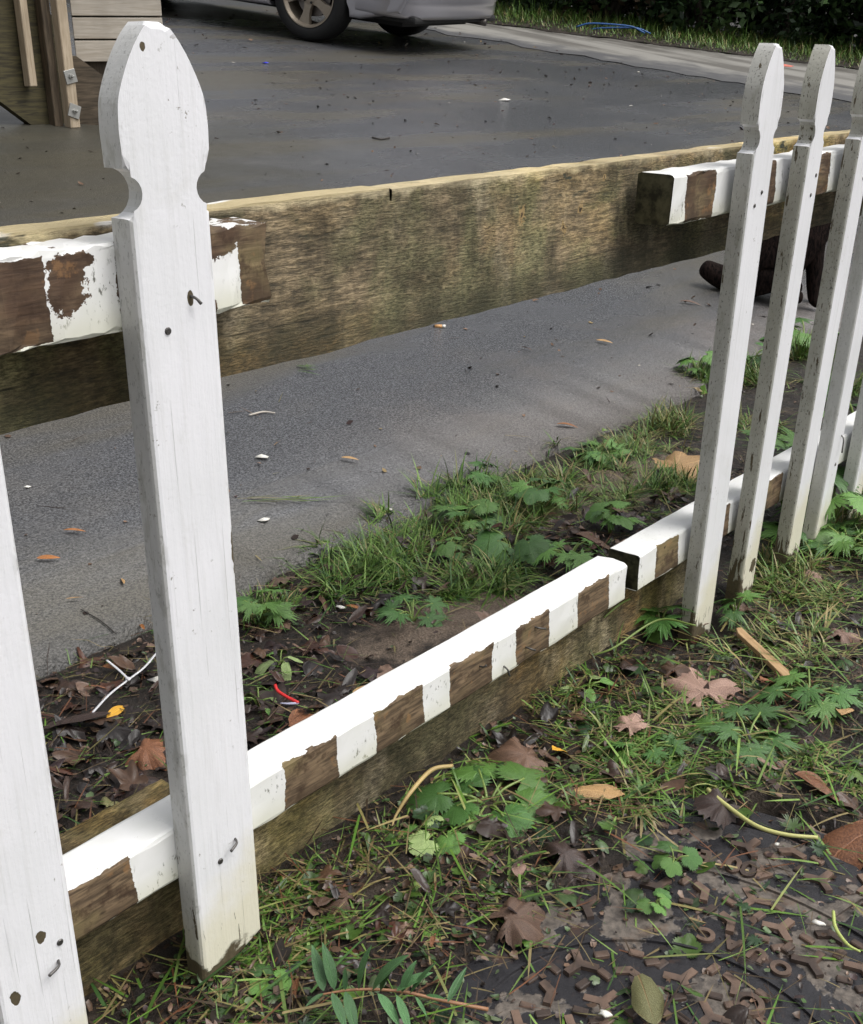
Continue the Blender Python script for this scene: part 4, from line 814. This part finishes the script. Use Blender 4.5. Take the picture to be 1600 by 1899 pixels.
for n, reg, dens, smin, smax, sh in ((26000, (-.25, 1.9, -.62, .042), front, .0015, .007, .34), (9500, (-.12, 2.2, .09, .6), back, .0015, .007, .14)):
    x, y = scatter(n, *reg, dens); m_ = len(x); size = rng.uniform(smin, smax, m_)*rng.uniform(.6, 1, m_); tint = np.where(rng.random((m_, 1)) < sh, pick(GRB, m_), pick(BRN, m_)); parts.append(crumbs(x, y, size, tint, .010 if smax > .012 else .006))
def baked(src, n, reg, dens, smin, smax, pal):
    x, y = scatter(n, *reg, dens); N = len(x); m0 = src[0]; out = []
    for k, me in enumerate(src):
        V0 = np.zeros(len(me.vertices)*3); me.vertices.foreach_get('co', V0); V0 = V0.reshape(-1, 3); F0 = np.array([tuple(p.vertices) for p in me.polygons]); i = np.arange(N)[k::len(src)]; n_ = len(i)
        if not n_: continue
        az = rng.uniform(0, 6.28, n_); rx = rng.normal(0, .16, n_); ry = rng.normal(.0, .14, n_); s_ = rng.uniform(smin, smax, n_); fl = np.where(rng.random(n_) < .4, -1, 1)
        X = V0[None, :, 0]*s_[:, None]; Y = V0[None, :, 1]*s_[:, None]*rng.uniform(.6, 1.1, (n_, 1)); Z = V0[None, :, 2]*s_[:, None]*fl[:, None]*rng.uniform(.4, 1., (n_, 1))+np.sin(rx)[:, None]*Y+np.sin(ry)[:, None]*X; Z -= np.percentile(Z, 12, axis=1)[:, None]; Z = .016*np.tanh(Z/.016)
        ca, sa = np.cos(az)[:, None], np.sin(az)[:, None]; wx = x[i][:, None]+ca*X-sa*Y; wy = y[i][:, None]+sa*X+ca*Y; bad = ((wy > .035) & (wy < .09)).any(1); wz = gz_np(x[i], y[i])[:, None]+Z+rng.uniform(.001, .009, (n_, 1)); wz = np.maximum(wz, gz_np(wx, wy)-.001)
        keep = ~bad; wx, wy, wz = wx[keep], wy[keep], wz[keep]; n_ = len(wx); tn = pick(pal, n_, .3)
        out.append((np.stack([wx, wy, wz], -1).reshape(-1, 3), (np.arange(n_)[:, None, None]*len(V0)+F0[None]).reshape(-1, 3), np.repeat(tn, len(V0), 0)))
    return join(out)
LITM = [leaf_mesh('litter_leaf', lobed(.2, 5, .25), 40, 4, .5, .25, .1, 100), leaf_mesh('litter_leaf', oval(.4, .08, .14, 3), 36, 4, .6, .2, .15, 101), leaf_mesh('litter_leaf', oval(.6, .08, .18, 5), 36, 4, .9, .25, .1, 102), leaf_mesh('litter_leaf', oval(.3, .05, .12, 7), 36, 4, 1.2, .2, .3, 103)]
BRL = np.array([(.045, .027, .02), (.025, .017, .014), (.07, .04, .028), (.12, .065, .038), (.05, .03, .03), (.22, .14, .10), (.022, .016, .014), (.03, .02, .017), (.055, .03, .02), (.09, .035, .02)])
nocov = lambda x, y: front(x, y)*(exposed(x, y) < .1)+.04*(exposed(x, y) >= .1)
parts.append(baked(LITM, 1300, (-.25, 1.7, -.62, .02), nocov, .009, .034, BRL)); parts.append(baked(LITM, 1100, (-.12, 1.3, .10, .58), back, .012, .046, BRL))
parts.append(baked([WEED[0], ROUND[0], LITM[1]], 1500, (-.25, 1.8, -.62, .02), front, .007, .024, np.vstack([GRB*.8, GREEN*.8, [(.16, .22, .09), (.03, .07, .025), (.025, .06, .022)]])))
v, f, t_ = join(parts); tag(link('leaf_litter', mesh_np('leaf_litter', v, f, t_, m_tint('crumbled_leaf', .42, .5, .5))), 'crumbled brown and green leaf litter covering the soil', 'leaf litter', kind='stuff')
# grit, twigs and specks on the asphalt
x = rng.uniform(-.2, 9, 3000); y = EDGE+.03+rng.random(3000)**1.5*8; s_ = .0012+.006*rng.random(3000)**2.5; s_ *= 1+.25*np.hypot(x, y); v1 = crumbs(x, y, s_, pick(np.vstack([BRN, BRN, [(.4, .38, .33), (.25, .18, .08), (.02, .02, .02)]]), 3000), .002, 5)
x = rng.uniform(-.2, 8, 420); y = EDGE+.03+rng.random(420)**1.4*7; dl = 1+.2*np.hypot(x, y)
v2 = blades(np.stack([x, y, gz_np(x, y)+.002], 1), rng.uniform(0, 6.28, 420), rng.uniform(.012, .05, 420)*dl, rng.uniform(.001, .003, 420)*dl, np.full(420, 1.), rng.uniform(-.1, .1, 420), pick(np.vstack([BRN, STRAWC[:2]*.8]), 420))
v, f, t_ = join([v1, v2]); tag(link('driveway_debris', mesh_np('driveway_debris', v, f, t_, m_tint('grit_and_twigs', .6, .3))), 'specks, grit and tiny twigs scattered over the asphalt', 'debris', kind='stuff')
# flattened green strands on the asphalt
P = np.array([pg(x, 925+random.uniform(-5, 6), .003) for x in np.linspace(440, 560, 14)]); n = len(P)
v1 = blades(P, np.full(n, -R(46))+rng.normal(0, .10, n), rng.uniform(.04, .09, n), rng.uniform(.002, .004, n), np.full(n, 1.), rng.uniform(-.1, .1, n), pick(np.vstack([GREEN, STRAWC]), n))
P = np.array([pg(560+random.uniform(-10, 8), 680+random.uniform(-8, 8), .004) for k in range(14)]); v2 = blades(P, -R(80)+rng.normal(0, .5, n), rng.uniform(.03, .07, n), rng.uniform(.002, .004, n), np.full(n, .97), rng.uniform(-.1, .2, n), pick(GREEN, n))
v, f, t_ = join([v1, v2]); tag(link('grass_strands', mesh_np('grass_strands', v, f, t_, gm)), 'flattened grass strands lying on the asphalt right of the lone picket', 'grass', kind='stuff')

# ------------------------------------------------------------------ timber stairs at the left
def oriented(name, P, xd, yd, label=None, cat=None):
    o = empty(name, (0, 0, 0), 0, label, cat); xd = Vector(xd).normalized(); zd = xd.cross(Vector(yd)).normalized(); yd = zd.cross(xd); M = Matrix.Identity(4)
    for i in range(3): M[i][0], M[i][1], M[i][2], M[i][3] = xd[i], yd[i], zd[i], P[i]
    o.matrix_basis = M; return o
SP = pg(134, 238)
stairs = oriented('timber_stairs', SP, (1, 0, 0), (0, 1, 0), 'timber steps with vertical slats, a bolted post and pale horizontal cladding boards', 'stairs')
pale_t = m_timber('pale_pine', (.30, .235, .16), (.46, .38, .28), (200, 200, 9)); clad_t = m_timber('pale_cladding', (.42, .37, .30), (.58, .53, .46), (7, 120, 120)); shaded_t = m_timber('shaded_dark_timber', (.028, .024, .014), (.085, .072, .032), (9, 90, 90)); dark_t = m_timber('dark_timber', (.05, .038, .026), (.12, .09, .06), (120, 120, 8))
zinc = m_plain('zinc_washer', (.40, .40, .38), .35, .7, var=.1)
def pbox(name, x0, x1, y0, y1, z0, z1, mat, parent=stairs, b=.003, rot=None, at=None):
    bm = bmesh.new(); box(bm, x0, x1, y0, y1, z0, z1); bev(bm, b, 1); o = fin(name, bm, mat, parent)
    if rot: o.rotation_euler = rot
    if at: o.location = at
    return o
pbox('post', -.005, .042, .0, .05, 0, 1.7, pale_t)
pbox('post_shaded_side', -.045, -.006, .052, .10, 0, 1.7, dark_t)  # dark strip standing in for shade on the post's left face
sx = lambda px_, y=.17: None
# stringer: sloping plank rising to the left, behind the slats; shade painted in
bm = bmesh.new(); prism(bm, [(.035, .0), (.035, .44), (-1.6, 1.60), (-1.6, 1.12), (-.10, -.005)], .102, .145); fin('stringer', bm, shaded_t, stairs)
bm = bmesh.new(); prism(bm, [(.045, .30), (.045, 1.8), (-1.6, 2.2), (-1.6, 1.40)], .155, .17); fin('shade_cloth', bm, m_plain('black_mesh_cloth', (.015, .015, .022), .7), stairs)
for xo, zb in ((-.128, .168), (-.285, .268), (-.44, .37), (-.60, .475)):
    pbox('baluster', xo-.017, xo+.017, .045, .092, zb, zb+1.5, pale_t)
for zz, ro in ((.068, .35), (.205, -.2)):
    w_ = pbox('washer', -.027, .027, -.006, 0, -.027, .027, zinc, b=.001, rot=(0, ro, 0), at=(.018, 0, zz))
    bm = bmesh.new(); lathe(bm, [(.011, 0), (.011, -.009), (.0065, -.009), (.006, -.02), (.0001, -.021)], 6); o = fin('bolt', bm, zinc, w_); o.location = (0, -.006, 0)
# cladding screen square to the line of sight
vd = np.array([SP[0]-CAM[0], SP[1]-CAM[1], 0]); vd /= np.linalg.norm(vd); wr = np.array([vd[1], -vd[0], 0])
scr = []
def wall_M(off, up):
    P = SP+wr*.05+vd*(.16+off)+np.array([0, 0, up])-np.array(SP); M = Matrix.Identity(4)
    for i in range(3): M[i][0], M[i][1], M[i][2], M[i][3] = wr[i], vd[i], (0, 0, 1)[i], P[i]
    return M
for k in range(16):
    bm = bmesh.new(); box(bm, 0, .375, 0, .022, .262+k*.0905, .262+k*.0905+.0835); bev(bm, .002, 1); o = fin('cladding_board', bm, clad_t, stairs); o.matrix_basis = wall_M(random.uniform(0, .002), random.uniform(-.001, .001))
bm = bmesh.new(); box(bm, 0, .37, .03, .07, .02, 1.7); o = fin('cladding_frame', bm, dark_t, stairs); o.matrix_basis = wall_M(0, 0)
bm = bmesh.new(); prism(bm, [(-.02, 0), (.33, 0), (.33, .03), (.0, .285), (-.02, .285)], -.05, -.008); o = fin('second_stringer', bm, m_timber('weathered_stringer', (.06, .048, .034), (.15, .115, .08), (9, 90, 90)), stairs); o.matrix_basis = wall_M(0, 0)
bm = bmesh.new(); lathe(bm, [(.0001, -.012), (.008, -.010), (.012, 0)], 12); o = fin('bolt', bm, zinc, stairs); o.matrix_basis = wall_M(-.05, .05) @ Matrix.Translation((.082, 0, 0))
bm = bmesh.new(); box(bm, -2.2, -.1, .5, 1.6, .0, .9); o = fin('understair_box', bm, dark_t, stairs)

# ------------------------------------------------------------------ parked silver car
Pn = np.array(on_plane(580, 76, (0, -SLOPE, 1), .012-SLOPE*EDGE)); nrm = Vector((0, -SLOPE, 1)).normalized()
side = Vector((.965, .262, 0)); side = (side-nrm*side.dot(nrm)).normalized(); fwd = nrm.cross(side).normalized()
fwd = fwd if fwd.y > 0 else -fwd
car = oriented('parked_car', tuple(Vector(Pn)+side*.76), fwd, -side, 'silver car parked on the driveway, only its rear wheels and bumper in view', 'car')
t = NT('silver_car_paint', .28, .5); t.b.inputs['Metallic'].default_value = .75; t.b.inputs['Coat Weight'].default_value = .6; t.b.inputs['Coat Roughness'].default_value = .05; n1 = t.noise(900, 2); t.color(t.mix(n1, (.40, .39, .42), (.52, .51, .54))); silver = t.m
black_p = m_plain('black_underbody', (.012, .012, .012), .7); rubber = m_plain('tyre_rubber', (.018, .018, .018), .75, spec=.3, var=.3); alloy = m_plain('dusty_bronze_alloy', (.34, .29, .23), .42, .6, var=.15); disc = m_plain('brake_steel', (.22, .20, .19), .4, .8); glass = m_plain('dark_car_glass', (.02, .025, .025), .08); lampm = m_plain('red_lamp_lens', (.35, .01, .01), .15)
def arch(cx, r_, z0, n=14):
    a0 = math.asin(max(-1, (z0-.33)/r_)); return [(cx+r_*math.cos(a), .33+r_*math.sin(a)) for a in np.linspace(a0, math.pi-a0, n)]
prof = [(-.80, .30)]+[(-.45, .22)]+[(x, z) for x, z in reversed(arch(0, .375, .22))]+[(2.2, .20)]+[(x, z) for x, z in reversed(arch(2.72, .375, .20))]+[(3.45, .24), (3.56, .38), (3.55, .60), (3.40, .74), (2.55, .93), (1.9, .96), (-.6, 1.0), (-.86, .92), (-.90, .62), (-.86, .45)]
bm = bmesh.new(); prism(bm, prof, -.86, .86); es = [e for e in bm.edges if abs(abs(e.verts[0].co.y)-.86) < 1e-4 and abs(e.verts[0].co.y-e.verts[1].co.y) < 1e-4]
bmesh.ops.bevel(bm, geom=es, offset=.035, segments=4, affect='EDGES', profile=.55); bmesh.ops.triangulate(bm, faces=[f for f in bm.faces if len(f.verts) > 4])
fin('body', bm, silver, car)
bm = bmesh.new(); prism(bm, [(-.55, .97), (-.35, 1.36), (.2, 1.46), (1.1, 1.44), (1.75, 1.0), (1.8, .94), (-.58, .95)], -.70, .70); bev(bm, .05, 2); fin('cabin_glass', bm, glass, car)
bm = bmesh.new(); prism(bm, [(-.36, 1.38), (.2, 1.485), (1.08, 1.465), (1.1, 1.43), (.2, 1.45), (-.34, 1.35)], -.66, .66); bev(bm, .012, 2); fin('roof', bm, silver, car)
bm = bmesh.new(); box(bm, -.70, 3.3, -.60, .60, .19, .60); fin('underbody', bm, black_p, car)
for x_ in (0, 2.72):
    bm = bmesh.new(); lathe(bm, [(.372, -.84), (.372, .84)], 28, 'y', Matrix.Translation((x_, 0, .33))); 
    for f_ in [f_ for f_ in bm.faces if f_.calc_center_median().z < .26]: bm.faces.remove(f_)
    fin('wheel_arch_liner', bm, black_p, car)
# bumper: wraps the tail, with a crease and a dark lower edge
bm = bmesh.new(); secs = []
path = [(-.42, .872), (-.60, .876), (-.78, .85), (-.89, .76), (-.945, .58), (-.965, .3), (-.97, 0), (-.965, -.3), (-.945, -.58), (-.89, -.76), (-.78, -.85), (-.60, -.876), (-.42, -.872)]
for q, (x, y) in enumerate(path):
    row = []
    for off, z in ((-.07, .275), (-.02, .268), (-.004, .30), (.0, .36), (.0, .392), (.012, .402), (.015, .47), (.012, .55), (-.008, .60), (-.05, .615)):
        nx_, ny_ = (-1, 0) if abs(y) < .5 else ((0, 1 if y > 0 else -1) if x > -.7 else (-.7, .7 if y > 0 else -.7)); row.append(bm.verts.new((x+nx_*off, y+ny_*off, z)))
    secs.append(row)
for a, b in zip(secs, secs[1:]):
    for k in range(len(a)-1): bm.faces.new((a[k], b[k], b[k+1], a[k+1]))
fin('rear_bumper', bm, silver, car, True)
bm = bmesh.new(); box(bm, -.90, -.50, -.78, .78, .235, .285); bev(bm, .02, 2); fin('bumper_underside', bm, black_p, car)
tube('exhaust', [(-.93, -.5, .235), (-.7, -.5, .24), (-.3, -.5, .25)], .03, m_plain('exhaust_steel', (.12, .11, .10), .4, .8), car, 12, 3)
for y in (-.70, .70): pbox('tail_lamp', -.91, -.82, y-.14, y+.14, .66, .90, lampm, car, .02)
wparts = {}
bm = bmesh.new(); lathe(bm, [(.225, -.105), (.25, -.115), (.29, -.118), (.315, -.10), (.328, -.07), (.331, 0), (.328, .07), (.315, .10), (.29, .118), (.25, .115), (.225, .105), (.222, 0), (.225, -.105)], 48); me = bpy.data.meshes.new('tyre'); bmesh.ops.recalc_face_normals(bm, faces=bm.faces); bm.to_mesh(me); bm.free(); me.materials.append(rubber); me.polygons.foreach_set('use_smooth', [True]*len(me.polygons)); wparts['tyre'] = me
bm = bmesh.new(); lathe(bm, [(.215, -.10), (.228, .095), (.230, .112), (.222, .112), (.206, .085), (.200, -.09)], 48)
for k in range(5):
    a = R(72*k+18); M = Matrix.Rotation(-a, 4, 'Y'); pl = [(.02, -.042), (.09, -.028), (.14, -.030), (.215, -.052), (.222, 0), (.215, .052), (.14, .030), (.09, .028), (.02, .042)]
    A_, B_ = prism(bm, [(x, z) for x, z in pl], .045, .085, M)
lathe(bm, [(.0001, .092), (.035, .092), (.06, .088), (.075, .07), (.075, .04)], 24)
me = bpy.data.meshes.new('rim'); bmesh.ops.recalc_face_normals(bm, faces=bm.faces); bm.to_mesh(me); bm.free(); me.materials.append(alloy); wparts['rim'] = me
bm = bmesh.new(); lathe(bm, [(.0001, .02), (.15, .02), (.15, -.01), (.0001, -.01)], 32); me = bpy.data.meshes.new('brake_disc'); bmesh.ops.recalc_face_normals(bm, faces=bm.faces); bm.to_mesh(me); bm.free(); me.materials.append(disc); wparts['brake_disc'] = me
bm = bmesh.new(); lathe(bm, [(.0001, .012), (.009, .010), (.010, 0)], 6); me = bpy.data.meshes.new('wheel_bolt'); bmesh.ops.recalc_face_normals(bm, faces=bm.faces); bm.to_mesh(me); bm.free(); me.materials.append(black_p); wparts['wheel_bolt'] = me
for x_ in (0, 2.72):
    for sgn in (1, -1):
        w_ = bpy.data.objects.new('wheel', wparts['tyre']); col.objects.link(w_); w_.parent = car; w_.location = (x_, sgn*.76, .331); w_.rotation_euler = (0, R(25), 0 if sgn > 0 else math.pi)
        for nm in ('rim', 'brake_disc'):
            q = bpy.data.objects.new(nm, wparts[nm]); col.objects.link(q); q.parent = w_
        for k in range(5):
            a = R(72*k+54); q = bpy.data.objects.new('wheel_bolt', wparts['wheel_bolt']); col.objects.link(q); q.parent = w_; q.location = (.052*math.cos(a), .09, .052*math.sin(a))

# ------------------------------------------------------------------ verge grass, hedge and what lies in it
def verge_z(y): return .024+SLOPE*(y-EDGE)
n = 26000; tt = rng.uniform(-1.2, 1.9, n); dd = rng.random(n)**.8*3.2; Pv = KA[None]+(KB-KA)[None]*tt[:, None]+HN[None]*dd[:, None]; Pv[:, 2] = verge_z(Pv[:, 1])-.01
hb = .6+.8*np.clip(fbm(Pv[:, 0], Pv[:, 1], 1.4, 3, 51)+.5, 0, 1)
Lb = rng.uniform(.05, .16, n)*hb*np.clip(.25+dd*.75, 0, 1.6)
def blades_free(P, az, L, wd_, lean, curl, tint):
    global gz_np; keep = gz_np; gz_np = lambda x, y: np.full_like(x, -9.); r_ = blades(P, az, L, wd_, lean, curl, tint, 3); gz_np = keep; return r_
v, f, t_ = blades_free(Pv, rng.uniform(0, 6.28, n), Lb, rng.uniform(.006, .012, n), np.clip(rng.normal(.3, .18, n), 0, .9), rng.uniform(.2, 1.6, n), np.where(rng.random((n, 1)) < .22, pick(STRAWC, n), pick(GREEN*1.1, n)))
tag(link('verge_grass', mesh_np('verge_grass', v, f, t_, gm)), 'tall grass on the far verge below the dark hedge', 'grass', kind='stuff')
barkm = m_plain('dark_bark', (.05, .04, .03), .8, var=.3); hm = m_tint('hedge_leaf', .4, .45)
HG = np.array([(.022, .048, .016), (.035, .07, .02), (.015, .035, .013), (.05, .09, .03), (.028, .05, .022)])
def bush_mesh(seed, n=9500, rx=1.25, rz=1.7):
    rg = np.random.default_rng(seed); cl = rg.normal(0, 1, (70, 3)); cl /= np.linalg.norm(cl, axis=1)[:, None]; cl *= rg.uniform(.55, 1., (70, 1)); k = rg.integers(0, 70, n)
    d = cl[k]+rg.normal(0, .16, (n, 3)); P = np.stack([d[:, 0]*rx, d[:, 1]*rx*.8, d[:, 2]*rz+rz*.92], 1); P[:, 2] = np.abs(P[:, 2])+.05
    nr = d+rg.normal(0, .7, d.shape); nr /= np.linalg.norm(nr, axis=1)[:, None]; a = np.cross(nr, rg.normal(0, 1, d.shape)); a /= np.linalg.norm(a, axis=1)[:, None]; b = np.cross(nr, a)
    L = rg.uniform(.04, .08, (n, 1)); V = np.stack([P-a*L, P+b*L*.5-a*.1*L, P+a*L, P-b*L*.5-a*.1*L], 1); F = (np.arange(n)[:, None, None]*4+np.array([(0, 1, 2), (0, 2, 3)])[None]).reshape(-1, 3)
    shade = HG[k % 5]*rg.uniform(.7, 1.35, (n, 1)); dead = rg.random(70)[k] < .07; shade[dead] = (.07, .05, .03); return mesh_np('crown', V.reshape(-1, 3), F, np.repeat(shade, 4, 0), hm)
bms = [bush_mesh(61+k) for k in range(3)]
def trunk_mesh(seed):
    rg = np.random.default_rng(seed); ps = []
    for k in range(7):
        e = np.array([rg.normal(0, .7), rg.normal(0, .5), rg.uniform(1.3, 2.6)]); v_, f_ = tube_np(spline([(rg.normal(0, .08), rg.normal(0, .08), -.1), e*.5+[rg.normal(0, .15), 0, .1], e], 5), np.linspace(.045, .01, 11), 6); ps.append((v_, f_, np.zeros((len(v_), 3))))
    v_, f_, _ = join(ps); return mesh_np('trunk', v_, f_, mat=barkm, smooth=True)
tms = [trunk_mesh(71+k) for k in range(3)]
names = ['hedge shrub far left, behind the parked car', 'hedge shrub just right of the car bumper', 'hedge shrub left of the blue pipes', 'hedge shrub standing right behind the blue pipes', 'hedge shrub in the middle of the far verge', 'dark hedge shrub above the gap in the fence', 'hedge shrub left above the first leaning picket', 'hedge shrub directly behind the first leaning picket tip', 'hedge shrub behind the second leaning picket tip', 'rightmost hedge shrub at the corner of the photo']
for k, nm in enumerate(names):
    tq = -.55+k*.245; P = KA+(KB-KA)*tq+HN*(2.7+.35*math.sin(k*2.1)); P[2] = verge_z(P[1])-.03
    b_ = empty('hedge_shrub', P, R(37*k), 'dark green '+nm, 'shrub', 'dense shrubs along the far verge'); s_ = 1+.12*math.sin(k*1.7); b_.scale = (s_, s_, s_)
    for nm2, ml in (('crown', bms), ('trunk', tms)):
        q = bpy.data.objects.new(nm2, ml[k % 3]); col.objects.link(q); q.parent = b_
BACK = ['leftmost', 'second from left', 'third from left', 'fourth from left', 'fifth from left', 'fifth from right', 'fourth from right', 'third from right', 'second from right', 'rightmost']
for k in range(10):   # second row that closes the hedge
    tq = -.62+k*.25; P = KA+(KB-KA)*tq+HN*3.9; P[2] = verge_z(P[1])-.03
    b_ = empty('hedge_shrub', P, R(80+53*k), BACK[k]+' shrub of the back row, seen through gaps in the hedge', 'shrub', 'back row of the hedge'); b_.scale = (1.15, 1.15, 1.2)
    for nm2, ml in (('crown', bms), ('trunk', tms)):
        q = bpy.data.objects.new(nm2, ml[(k+1) % 3]); col.objects.link(q); q.parent = b_
blue = m_plain('blue_plastic_pipe', (.02, .09, .28), .4)
for k, (xa, ya, xb, yb, lb_) in enumerate([(1092, 44, 1172, 50, 'upper blue plastic pipe lying in the verge grass'), (1100, 54, 1182, 53, 'lower blue plastic pipe lying in the verge grass')]):
    dpl = lambda x, y: np.array(on_plane(x, y, tuple(HN), float(HN@(KA+HN*(1.05+.05*k))))); a, b = dpl(xa, ya), dpl(xb, yb)
    tag(tube('blue_pipe', [a-(b-a)*.3-np.array([0, 0, .05]), a, (a+b)/2+np.array([0, 0, .01]), b, b+(b-a)*.3-np.array([0, 0, .06])], .011, blue, None, 8, 5), lb_, 'pipe')
rp = np.array(on_plane(1447, 120, (0, -SLOPE, 1), .012-SLOPE*EDGE+.010)); bm = bmesh.new(); pl = [(-.16, -.05), (-.05, -.09), (.12, -.06), (.17, .02), (.06, .08), (-.10, .07)]
vv = [bm.verts.new((rp[0]+x*1., rp[1]+y*1.6, .022+SLOPE*(rp[1]+y*1.6-EDGE))) for x, y in pl]; bm.faces.new(vv); tag(fin('paint_mark', bm, m_plain('faded_red_spray', (.55, .16, .12), .7, var=.3, scale=20)), 'faded red sprayed mark on the far concrete path', 'paint mark')

# ------------------------------------------------------------------ dark dog behind the pickets
def skin(name, verts, edges, radii, mat, parent, root=0, sub=2):
    me = bpy.data.meshes.new(name); me.from_pydata(verts, edges, []); me.materials.append(mat); o = bpy.data.objects.new(name, me); col.objects.link(o); o.parent = parent
    sk = o.modifiers.new('skin', 'SKIN'); sk.use_smooth_shade = True; me_ = o.data
    for v_, r_ in zip(me_.skin_vertices[0].data, radii): v_.radius = r_ if isinstance(r_, tuple) else (r_, r_)
    me_.skin_vertices[0].data[root].use_root = True
    ss = o.modifiers.new('sub', 'SUBSURF'); ss.levels = sub; ss.render_levels = sub
    return o
HP = np.array([2.93, .90]); hz = ground_z(*HP); dog = oriented('dog', (HP[0], HP[1], hz), (.42, -.907, 0), (.907, .42, 0), 'dark brown dog sitting behind the leaning pickets with its tail out on the asphalt', 'dog')
t = NT('dark_brown_fur', .9, .08); g = t.noise(1, 5, t.mp((160, 160, 40)), .7); t.color(t.mix(t.ramp(g, .35, .65), (.003, .0025, .0025), (.022, .014, .012))); fur = t.bump(g, .6, .006).m
fz = -SLOPE*.907  # ground falls along the dog
G = lambda x: -SLOPE*.907*x
vs_ = [(0, 0, .085), (.06, 0, .14), (.12, 0, .21), (.155, 0, .275), (.175, 0, .33), (.215, 0, .36), (.265, 0, .345), (.29, 0, .338),
 (.01, .07, .07), (.09, .085, .075), (.08, .08, .02), (.13, .08, .016), (.01, -.07, .07), (.09, -.085, .075), (.08, -.08, .02), (.13, -.08, .016),
 (.14, .05, .18), (.155, .05, .09), (.16, .05, .0), (.19, .05, -.008), (.14, -.05, .18), (.155, -.05, .09), (.16, -.05, .0), (.19, -.05, -.008),
 (-.06, 0, .055), (-.10, .0, .05), (-.135, 0, .06), (-.165, -.004, .078), (-.19, -.01, .092)]
ed_ = [(0, 1), (1, 2), (2, 3), (3, 4), (4, 5), (5, 6), (6, 7), (0, 8), (8, 9), (9, 10), (10, 11), (0, 12), (12, 13), (13, 14), (14, 15), (2, 16), (16, 17), (17, 18), (18, 19), (2, 20), (20, 21), (21, 22), (22, 23), (0, 24), (24, 25), (25, 26), (26, 27), (27, 28)]
ra_ = [.105, .11, .10, .075, .06, .06, .034, .022, .055, .045, .025, .02, .055, .045, .025, .02, .04, .026, .021, .018, .04, .026, .021, .018, .055, .046, .040, .034, .026]
skin('body', vs_, ed_, ra_, fur, dog)
for s_ in (-1, 1):
    me = leaf_mesh('ear', oval(.6), 30, 3, .5, 0, .3, 90); me.materials.append(fur); o = link('ear', me, None, dog); o.location = (.205, s_*.042, .395); o.scale = (.075, .075, .075); o.rotation_euler = (R(60*s_), R(60), R(20*s_)); sm = o.modifiers.new('thick', 'SOLIDIFY'); sm.thickness = .12
    bm = bmesh.new(); bmesh.ops.create_uvsphere(bm, u_segments=12, v_segments=8, radius=.0075); o = fin('eye', bm, m_plain('dark_eye', (.02, .012, .008), .1), dog, True); o.location = (.247, s_*.032, .378)
bm = bmesh.new(); bmesh.ops.create_uvsphere(bm, u_segments=12, v_segments=8, radius=.012); o = fin('nose', bm, black_p, dog, True); o.location = (.308, 0, .342)
